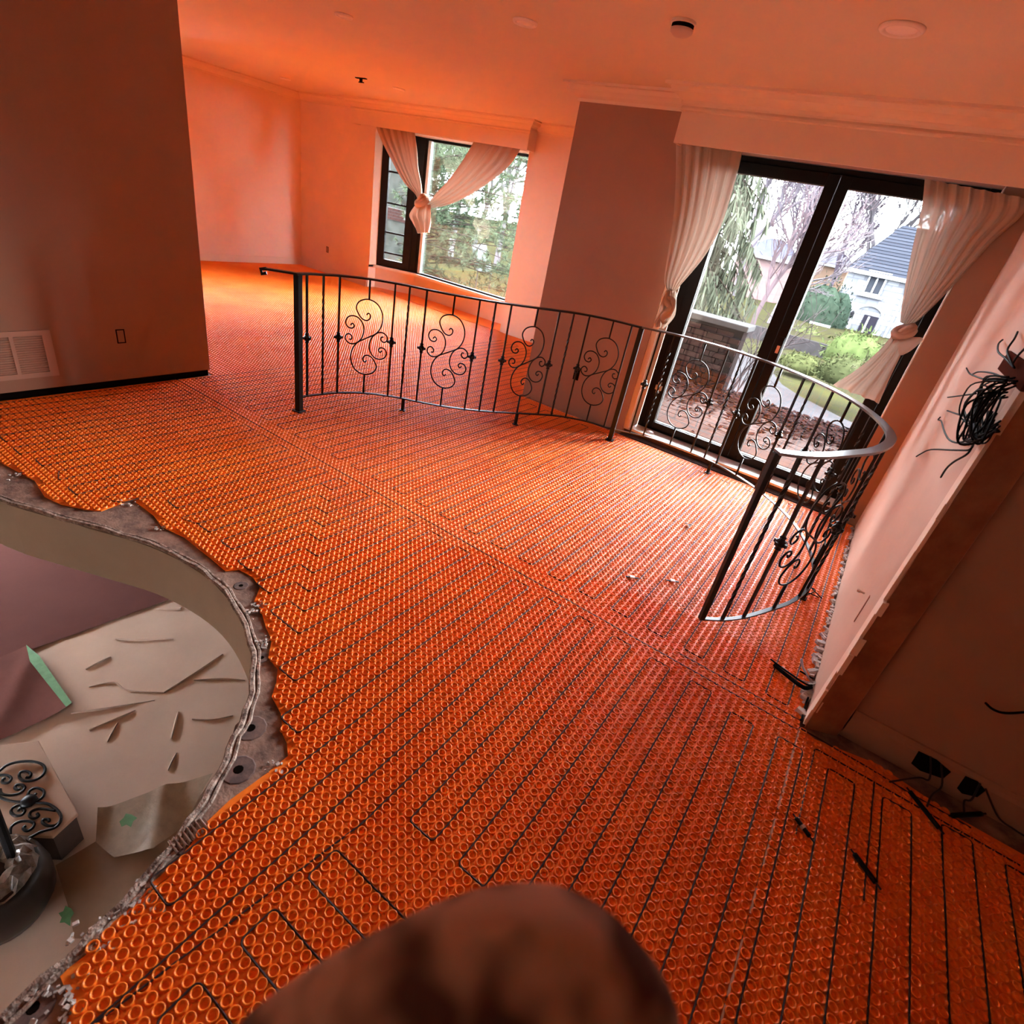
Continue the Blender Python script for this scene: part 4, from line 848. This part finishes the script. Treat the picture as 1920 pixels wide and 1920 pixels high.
for c_ in ((112, 78, 74), (92, 62, 60), (128, 96, 92)):
    m_ = MB().box(-.098, .098, -.02, .02, -.029, .029).mesh('brick'); m_.materials.append(emat('brick_%d' % c_[0], ec(*c_, 1.7), ec(*[v * .72 for v in c_], 1.7), 14)); bms.append(m_)
for r in range(3, 14):
    for k in range(8):
        x = -1.595 - k * .21 - (r % 2) * .10
        rpt(random.choice(bms), 'brick', bw, Matrix.Translation((x, 7.408 + random.uniform(-.006, .006), -.24 + r * .07)))
sp_ = empty('stone_pier', (.3, 7.95, -.2), 'rough grey stone pier at the right end of the deck', 'pier')
for r in range(6):
    for k in range(3):
        MB().box(.05 + k * .2 + .008, .05 + (k + 1) * .2 - .008, 7.9 - random.uniform(0, .02), 8.2, -.2 + r * .11 + .006, -.2 + (r + 1) * .11 - .006).build('stone', emat('pier_stone_%d%d' % (r, k), ec(*[v + random.randint(-16, 16) for v in (134, 122, 124)]), ec(92, 84, 86), 20), sp_, bevel=.008)
rw = [onz(1385, 622, GZ), onz(1604, 676, GZ)]
tag(MB().prism([(rw[0].x - 6, rw[0].y + 1.2), (rw[1].x + 6, rw[1].y - 1.5), (rw[1].x + 6, rw[1].y - 1.2), (rw[0].x - 6, rw[0].y + 1.5)], GZ - .6, GZ + .45).build('retaining_wall', emat('retaining_stone', ec(180, 172, 176, .5), ec(150, 142, 146, .5), 3)), 'low grey retaining wall along the far lawn edge', 'wall')
# stone house
HY = 60.; hp_ = lambda x, y, Y=HY: ony(x, y, Y)
ho = empty('stone_house', hp_(1600, 622), 'pale grey stone house with a steep blue-grey roof across the lawn', 'house')
STONE = brickless_stone('pale_stone', ec(224, 226, 234, 1.7), ec(176, 178, 190, 1.7), ec(150, 152, 164, 1.7), .9, .45); TRIMW = emat('house_trim', ec(246, 246, 250, 2.1))
xl = hp_(1592, 508).x; zb = -4.2; ze = hp_(1588, 501).z; xr = xl + 9.5
MB().box(xl, xr, HY, HY + 9, zb, ze).build('wall', STONE, ho)
pk = hp_(1680, 425); zr = pk.z
rx0 = xl - .35; rx1 = xr + .35; rb_ = MB(); v = [(rx0, HY - .4, ze), (rx1, HY - .4, ze), (rx1, HY + 9.4, ze), (rx0, HY + 9.4, ze), (pk.x + .2, HY + 4.5, zr * 1.09), (rx1 - 3.5, HY + 4.5, zr * 1.09)]
rb_.add(v, [(0, 1, 5, 4), (1, 2, 5), (2, 3, 4, 5), (3, 0, 4), (3, 2, 1, 0)]); ro = rb_.build('roof', mat('slate_roof', ec(104, 108, 124, 1.1), .85, spec=0.), ho)
for k in range(16):                               # shingle courses
    t = k / 16; a = Vector(v[0]).lerp(Vector(v[4]), t); c = Vector(v[1]).lerp(Vector(v[5]), t); a2 = Vector(v[0]).lerp(Vector(v[4]), t + .055); c2 = Vector(v[1]).lerp(Vector(v[5]), t + .055)
    up_ = Vector((0, -.04, .03)); MB().add([a + up_, c + up_, c2, a2, a, c], [(0, 1, 2, 3), (0, 4, 5, 1)]).build('shingle_course', mat('slate_course_%d' % k, ec(*[q + 6 * (k % 3 - 1) for q in (106, 110, 126)], 1.1), .85, spec=0.), ro)
MB().box(rx0, rx1, HY - .48, HY - .38, ze - .28, ze + .02).build('fascia_board', TRIMW, ho)
pt = hp_(1631, 611); dz0 = hp_(1606, 624).z - .5; dz1 = hp_(1620, 589).z; dx0, dx1 = hp_(1614, 605).x, hp_(1640, 612).x
dd = MB().box(dx0, dx1, HY - .06, HY + .1, dz0, dz1); dd = dd.build('door', emat('house_door', ec(92, 88, 104)), ho); MB().box(dx0 + .35, dx0 + .5, HY - .1, HY - .05, dz0 + .1, dz1 - .1).build('door_light', TRIMW, dd)
ar = []; cx = (dx0 + dx1) / 2 - .3; wv = (dx1 - dx0) * .95
for i in range(13):
    th = math.pi * i / 12; ar.append((cx - wv * math.cos(th), HY - .12, dz1 + .05 + .75 * math.sin(th)))
MB().tube(ar, .11, 6).build('door_arch', TRIMW, ho); MB().box(cx - wv - .12, cx - wv + .12, HY - .16, HY, dz0, dz1 + .1).box(cx + wv - .12, cx + wv + .12, HY - .16, HY, dz0, dz1 + .1).build('door_surround', TRIMW, ho)
q0 = hp_(1645, 528); fr_ = MB(); frame_rect(fr_, q0.x - .75, q0.x + .65, q0.z - 1.1, q0.z + .6, HY - .15, HY + .05, .14, .14, .14, .14); fr_.box(q0.x - .12, q0.x + .02, HY - .15, HY + .05, q0.z - 1., q0.z + .5); fr_.box(q0.x - 1.05, q0.x + .95, HY - .3, HY, q0.z - 1.3, q0.z - 1.1); fw = fr_.build('window', TRIMW, ho)
MB().box(q0.x - .63, q0.x + .53, HY - .02, HY + .02, q0.z - 1., q0.z + .5).build('pane', emat('house_pane', ec(120, 126, 140)), fw)
MB().prism([(q0.x - .95, HY - .35), (q0.x + .85, HY - .35), (q0.x + .85, HY + 1.5), (q0.x - .95, HY + 1.5)], q0.z + .6, q0.z + .78).build('dormer_roof', TRIMW, ho)
lp = hp_(1598, 589); MB().lathe([(.05, -.3), (.16, -.15), (.16, .15), (.04, .3)], (lp.x, HY - .25, lp.z), 8).build('wall_lamp', emat('lamp_dark', ec(90, 90, 96)), ho)
dwn = hp_(1668, 610); MB().tube([(dwn.x, HY - .15, ze - .2), (dwn.x, HY - .15, zb)], .09, 6).build('downpipe', TRIMW, ho)
s0_ = hp_(1540, 640, 52.)
st_ = empty('garden_steps', s0_, 'grey stone garden steps with a pale side wall in front of the stone house', 'steps')
for k in range(6): MB().box(s0_.x - 1.1 + k * .12, s0_.x + 1.3 + k * .12, 52 + k * .4, 52 + (k + 1) * .4, -4., s0_.z - .8 + k * .2).build('step', emat('step_%d' % k, ec(190 + 6 * (k % 2), 186, 190, 1.1)), st_)
wv_ = hp_(1538, 612, 54.); MB().box(wv_.x - .9, wv_.x + .7, 54, 54.3, -4, wv_.z + .2).build('side_wall', TRIMW, st_)
# brick house far left of it and another roof behind the conifer
def far_house(nm, lab, xa, ya, xb, yb, Y, roof_px, wallc, roofc):
    a, b_ = ony(xa, ya, Y), ony(xb, yb, Y); o = empty(nm, (a.x, Y, GZ), lab, 'house'); zt_ = min(a.z, b_.z)
    MB().box(a.x, b_.x, Y, Y + 8, -5, zt_).build('wall', wallc, o)
    r_ = ony(*roof_px, Y); x0, x1 = a.x - .5, b_.x + .5
    MB().add([(x0, Y - .5, zt_), (x1, Y - .5, zt_), (x1, Y + 8.5, zt_), (x0, Y + 8.5, zt_), (x0 + 2.5, Y + 4, r_.z), (x1 - 2.5, Y + 4, r_.z)], [(0, 1, 5, 4), (1, 2, 5), (2, 3, 4, 5), (3, 0, 4), (3, 2, 1, 0)]).build('roof', roofc, o)
    MB().box(x0, x1, Y - .6, Y - .5, zt_ - .25, zt_ + .05).build('fascia_board', TRIMW, o); return o
BRK = brickless_stone('far_brick', ec(226, 186, 160, 1.7), ec(210, 166, 142, 1.7), ec(220, 200, 186, 1.7), .5, .2); RF = emat('far_roof', ec(158, 158, 184, 1.3), ec(140, 142, 168, 1.3), 2)
far_house('brick_house', 'orange brick house with a lavender grey roof left of the stone house', 1500, 482, 1592, 503, 85., (1550, 462), BRK, RF)
far_house('brick_house', 'pinkish brick house partly hidden behind the bare trees in the left door pane', 1385, 470, 1478, 490, 70., (1405, 436), brickless_stone('pink_brick', ec(216, 178, 176, 1.7), ec(200, 160, 160, 1.7), ec(214, 196, 196, 1.7), .5, .2), RF)

def bush(name, label, c, r, h, m, n=900, cat='shrub', stems=True, seed=1):
    rr = random.Random(seed); o = empty(name, c, label, cat); b = MB()
    for k in range(n):
        th = rr.uniform(0, 6.28); ph_ = math.acos(rr.uniform(-.15, 1)); k_ = rr.uniform(.75, 1.05) * (1 + .15 * math.sin(3 * th) * math.sin(4 * ph_))
        p = Vector(c) + Vector((r * k_ * math.sin(ph_) * math.cos(th), r * k_ * math.sin(ph_) * math.sin(th), h * k_ * math.cos(ph_) * .9 + h * .1))
        s_ = r * rr.uniform(.05, .11); M = Matrix.Translation(p) @ Matrix.Rotation(rr.uniform(0, 6), 4, 'Z') @ Matrix.Rotation(rr.uniform(0, 3), 4, 'X')
        b.add([M @ Vector(v) for v in ((-s_ * .4, 0, 0), (s_ * .4, 0, 0), (s_ * .15, 0, s_ * 2), (-s_ * .15, .2 * s_, s_ * 1.8))], [(0, 1, 2, 3)])
    b.build('foliage', m, o); MB().lathe([(r * .86, -.05), (r * .9, h * .3), (r * .75, h * .65), (r * .35, h * .86)], c, 12).build('inner_mass', m, o, True); return o
GRN = lambda n, a, b_: mat(n, ec(*a, .8), .9, col2=ec(*b_, .8), vscale=3, spec=0.)
for name, lab, px, py, Y, r, h, a, b_, sd in (
    ('hedge_shrub', 'dark green evergreen hedge left of the stone house', 1514, 622, 56., 2.0, 4.4, (128, 150, 128), (92, 116, 98), 1),
    ('hedge_shrub', 'second dark evergreen hedge merging into the house corner', 1545, 626, 57.5, 1.5, 4.0, (122, 146, 126), (88, 112, 96), 2),
    ('garden_bush', 'large bright yellow-green bush in front of the house door', 1590, 683, 30., 1.25, 1.5, (186, 206, 132), (146, 168, 104), 3),
    ('garden_bush', 'small yellow-green bush beside the garden steps', 1508, 634, 44., 1.0, .8, (196, 204, 140), (160, 168, 110), 4),
    ('garden_bush', 'round low bush on the lawn by the door mullion', 1496, 692, 24., .8, .6, (170, 178, 118), (136, 142, 94), 5),
    ('garden_bush', 'rounded bush right on the lawn half behind the curtain tail', 1580, 716, 20., .85, .8, (160, 168, 116), (124, 132, 92), 6)):
    bush(name, lab, ony(px, py, Y), r, h, GRN(name + str(sd), a, b_), 700, seed=sd)

def bare_tree(label, base, height, seed, c, lean=0., spread=.55, name='bare_tree', levels=5, r0=None, twig_r=.012, kids=3):
    rr = random.Random(seed); T = MB(); W = MB(); o = empty(name, base, label, 'tree')
    def grow(p, d, L, r, lv):
        pts = [p]; dd_ = d.copy()
        for k in range(3):
            dd_ = (dd_ + Vector((rr.gauss(0, .12), rr.gauss(0, .12), rr.gauss(.03, .07)))).normalized(); pts.append(pts[-1] + dd_ * L / 3)
        (T if lv >= levels - 1 else W).tube(pts, max(r, twig_r), 5 if lv >= levels - 1 else 3, max(r * .62, twig_r * .7), cap=False)
        if lv == 0: return
        for k in range(kids + (lv > 2)):
            t = rr.uniform(.35, 1.0) if k else 1.0; i = min(int(t * 3), 2); q = pts[i].lerp(pts[i + 1], t * 3 - i)
            ax_ = Vector((rr.gauss(0, 1), rr.gauss(0, 1), rr.gauss(0, .35))); nd = (dd_ + ax_.normalized() * rr.uniform(spread * .6, spread * 1.4)).normalized()
            grow(q, nd, L * rr.uniform(.55, .8), r * .6, lv - 1)
    grow(Vector(base), Vector((lean, 0, 1)).normalized(), height * .36, r0 or height * .018, levels)
    m_ = mat('bark_%d' % seed, ec(*c, 1.1), .9, spec=0.); T.build('trunk', m_, o); W.build('twigs', m_, o); return o
tw = lambda px, py, Y: ony(px, py, Y)
TL = ((1612, 560, 75., 21, 5, (150, 142, 150), .18, 'tall grey bare tree rising behind the stone house roof'), (1530, 600, 80., 15, 6, (176, 158, 180), -.05, 'lavender-tinted bare tree left of the stone house'), (1700, 520, 80., 17, 7, (160, 152, 158), .1, 'thin bare tree above the right end of the slate roof'),
      (1440, 610, 44., 10, 8, (206, 190, 200), .0, 'pale-barked bare tree in the middle of the left door pane'), (1400, 640, 34., 8.5, 9, (176, 150, 158), .05, 'pinkish bare tree right of the weeping conifer'), (1475, 590, 78., 15, 10, (186, 168, 188), -.1, 'bare tree with fine lavender twigs behind the door mullion'), (1360, 600, 65., 18, 12, (190, 176, 190), .1, 'bare tree far behind the weeping conifer'), (1425, 575, 80., 19, 14, (196, 180, 190), .15, 'distant bare tree against the white sky in the left door pane'))
for px, py, Y, h, sd, c, ln, lab in TL:
    b0 = tw(px, py, Y); b0.z = GZ - .011 * max(Y - 20, 0); bare_tree(lab, b0, h, sd, c, ln, spread=.45, twig_r=.00019 * Y, levels=6 if Y > 55 else 5, kids=3)
# near branching shrub-tree over the parapet
b0 = Vector((-2.6, 11.5, GZ)); bare_tree('dark twiggy small tree just beyond the brick parapet', b0, 4.2, 21, (132, 116, 120), .25, .8, levels=4, twig_r=.0045, r0=.035)
def weeping(label, base, height, rad, seed, c, c2, n=150, per=34, name='weeping_conifer'):
    rr = random.Random(seed); o = empty(name, base, label, 'tree'); T = MB(); N = MB()
    T.tube([Vector(base), Vector(base) + Vector((0, 0, height))], .16, 7, .03)
    for k in range(n):
        t = rr.uniform(.12, 1); z = t * height; th = rr.uniform(0, 6.28); L = rad * (1.05 - t * .75) * rr.uniform(.6, 1.05); d = Vector((math.cos(th), math.sin(th), 0)); s0_ = Vector(base) + Vector((0, 0, z))
        pts = [s0_ + d * (L * q) + Vector((0, 0, .25 * L * q - .75 * L * q * q)) for q in (0, .25, .5, .75, 1)]
        T.tube(pts, .025, 4, .008, cap=False); sp = spline(pts, 4)
        for j in range(per):
            q = sp[rr.randrange(3, len(sp))]; hl = rr.uniform(.18, .55); wv__ = rr.uniform(.012, .03); e = Vector((rr.gauss(0, .06), rr.gauss(0, .06), 0)); a_ = rr.uniform(0, 3.14); u = Vector((math.cos(a_), math.sin(a_), 0)) * wv__
            N.add([q - u + e * .3, q + u + e * .3, q + u * .8 + e - Vector((0, 0, hl * .6)), q + e * 1.5 - Vector((0, 0, hl)), q - u * .8 + e - Vector((0, 0, hl * .6))], [(0, 1, 2, 3, 4)])
    T.build('trunk', emat('bark_w%d' % seed, ec(110, 96, 90)), o); N.build('needles', mat('weeping_needles_%d' % seed, ec(*c, 1.25), .9, col2=ec(*c2, 1.25), vscale=2, spec=0.), o); return o
weeping('tall weeping grey-green conifer in the left door pane', (-4.5, 13.5, GZ), 8.4, 2.5, 4, (172, 178, 154), (130, 138, 116), 260, 62)
# pine boughs outside the bay window
def pine(label, base, height, targets, seed):
    rr = random.Random(seed); o = empty('pine_tree', base, label, 'tree'); T = MB(); N = MB(); base = Vector(base)
    T.tube([base, base + Vector((.1, 0, height * .5)), base + Vector((0, .1, height))], .16, 8, .05)
    for e in targets:
        e = Vector(e); z = min(max(e.z - rr.uniform(.1, .9), base.z + .8), base.z + height - .3); s_ = base + Vector((0, 0, z - base.z)); mid = s_.lerp(e, .55) + Vector((rr.gauss(0, .15), rr.gauss(0, .15), .12))
        pts = spline([s_, mid, e], 6); T.tube(pts, .022, 4, .006, cap=False)
        for q in pts[5:]:
            for k in range(2):
                tip = q + Vector((rr.gauss(0, .14), rr.gauss(0, .14), rr.gauss(.03, .12))); T.tube([q, tip], .006, 3, cap=False)
                ax_ = (tip - q + Vector((0, 0, .05))).normalized()
                for j in range(46):
                    d = (ax_ * rr.uniform(.2, 1.) + Vector((rr.gauss(0, .6), rr.gauss(0, .6), rr.gauss(0, .6)))).normalized(); Ln = rr.uniform(.09, .17); r0 = tip - ax_ * rr.uniform(0, .12); sd_ = d.cross(Vector((rr.gauss(0, 1), rr.gauss(0, 1), rr.gauss(0, 1)))).normalized() * .0042
                    N.add([r0 - sd_, r0 + sd_, r0 + d * Ln], [(0, 1, 2)])
    T.build('trunk', emat('pine_bark_%d' % seed, ec(120, 108, 102, 1.3)), o); N.build('needles', mat('pine_needles_%d' % seed, ec(166, 186, 150, 1.7), .85, col2=ec(124, 148, 116, 1.7), vscale=2.5, spec=0.), o)
rr = random.Random(9); tg = []
for k in range(150):
    px, py = rr.uniform(770, 1000), rr.uniform(262, 600); tg.append(ony(px, py, rr.uniform(9.5, 12.5)))
pine('bushy grey-green pine filling the wide bay window pane', (-13.0, 12.9, GZ), 7.5, [t for t in tg if rr.random() < .8], 31)
pine('second pine standing nearer the right edge of the bay pane', (-6.4, 14.2, GZ), 7., [ony(rr.uniform(880, 1010), rr.uniform(280, 600), rr.uniform(11.5, 13.5)) for k in range(34)], 32)
for px, py, Y, h, sd, c, lab in ((840, 520, 30., 12, 41, (226, 222, 226), 'whitish bare trunk behind the pine in the bay window'), (930, 500, 34., 12, 42, (206, 192, 204), 'pale bare tree at the right of the bay window'), (880, 520, 44., 14, 43, (200, 190, 200), 'distant bare tree in the centre of the bay window'), (790, 470, 36., 13, 44, (196, 190, 194), 'bare tree behind the bay window casement')):
    b0 = tw(px, py, Y); b0.z = GZ - .011 * max(Y - 20, 0); bare_tree(lab, b0, h, sd, c, .05, twig_r=.00032 * Y, levels=5)
nb = empty('neighbour_wall', ony(745, 420, 12.), 'red brick and grey neighbouring wall seen through the narrow casement', 'wall')
c0 = ony(745, 405, 12.); MB().box(c0.x - 1.6, c0.x + .35, 12.05, 12.3, GZ, c0.z + 2.2).build('render_panel', emat('grey_render', ec(150, 152, 146), ec(112, 116, 108), 3), nb)
for r in range(4):
    for k in range(9):
        x = c0.x - 1.2 + k * .2 + (r % 2) * .1
        if x > c0.x + .25: continue
        rpt(bms[0], 'brick', nb, Matrix.Translation((x, 12.03, c0.z - .09 + r * .072)))
MB().box(c0.x - 1.4, c0.x + .34, 12.035, 12.06, c0.z - .13, c0.z + .17).build('white_mortar', emat('white_mortar', ec(220, 212, 208)), nb)
for m_ in bms[:1]: pass
cr_ = ony(905, 490, 22.); tp_ = empty('garden_tarp', cr_, 'small grey-white tilted sheet beyond the pine in the bay window', 'sheet')
a_ = [ony(885, 462, 22.), ony(906, 456, 22.2), ony(918, 512, 22.), ony(893, 508, 22.)]
tb = MB(); tb.add(a_ + [q + Vector((0, .25, -.05)) for q in a_], [(0, 1, 2, 3), (4, 7, 6, 5), (0, 4, 5, 1), (1, 5, 6, 2), (2, 6, 7, 3), (3, 7, 4, 0)]); tb.build('cover', emat('grey_tarp', ec(206, 212, 216, 1.5), ec(150, 158, 160, 1.5), 3), tp_)
for q in a_[2:]: MB().tube([q + Vector((0, .12, 0)), Vector((q.x, q.y + .12, GZ - .2))], .03, 5).build('support', emat('tarp_pole', ec(150, 150, 150)), tp_)
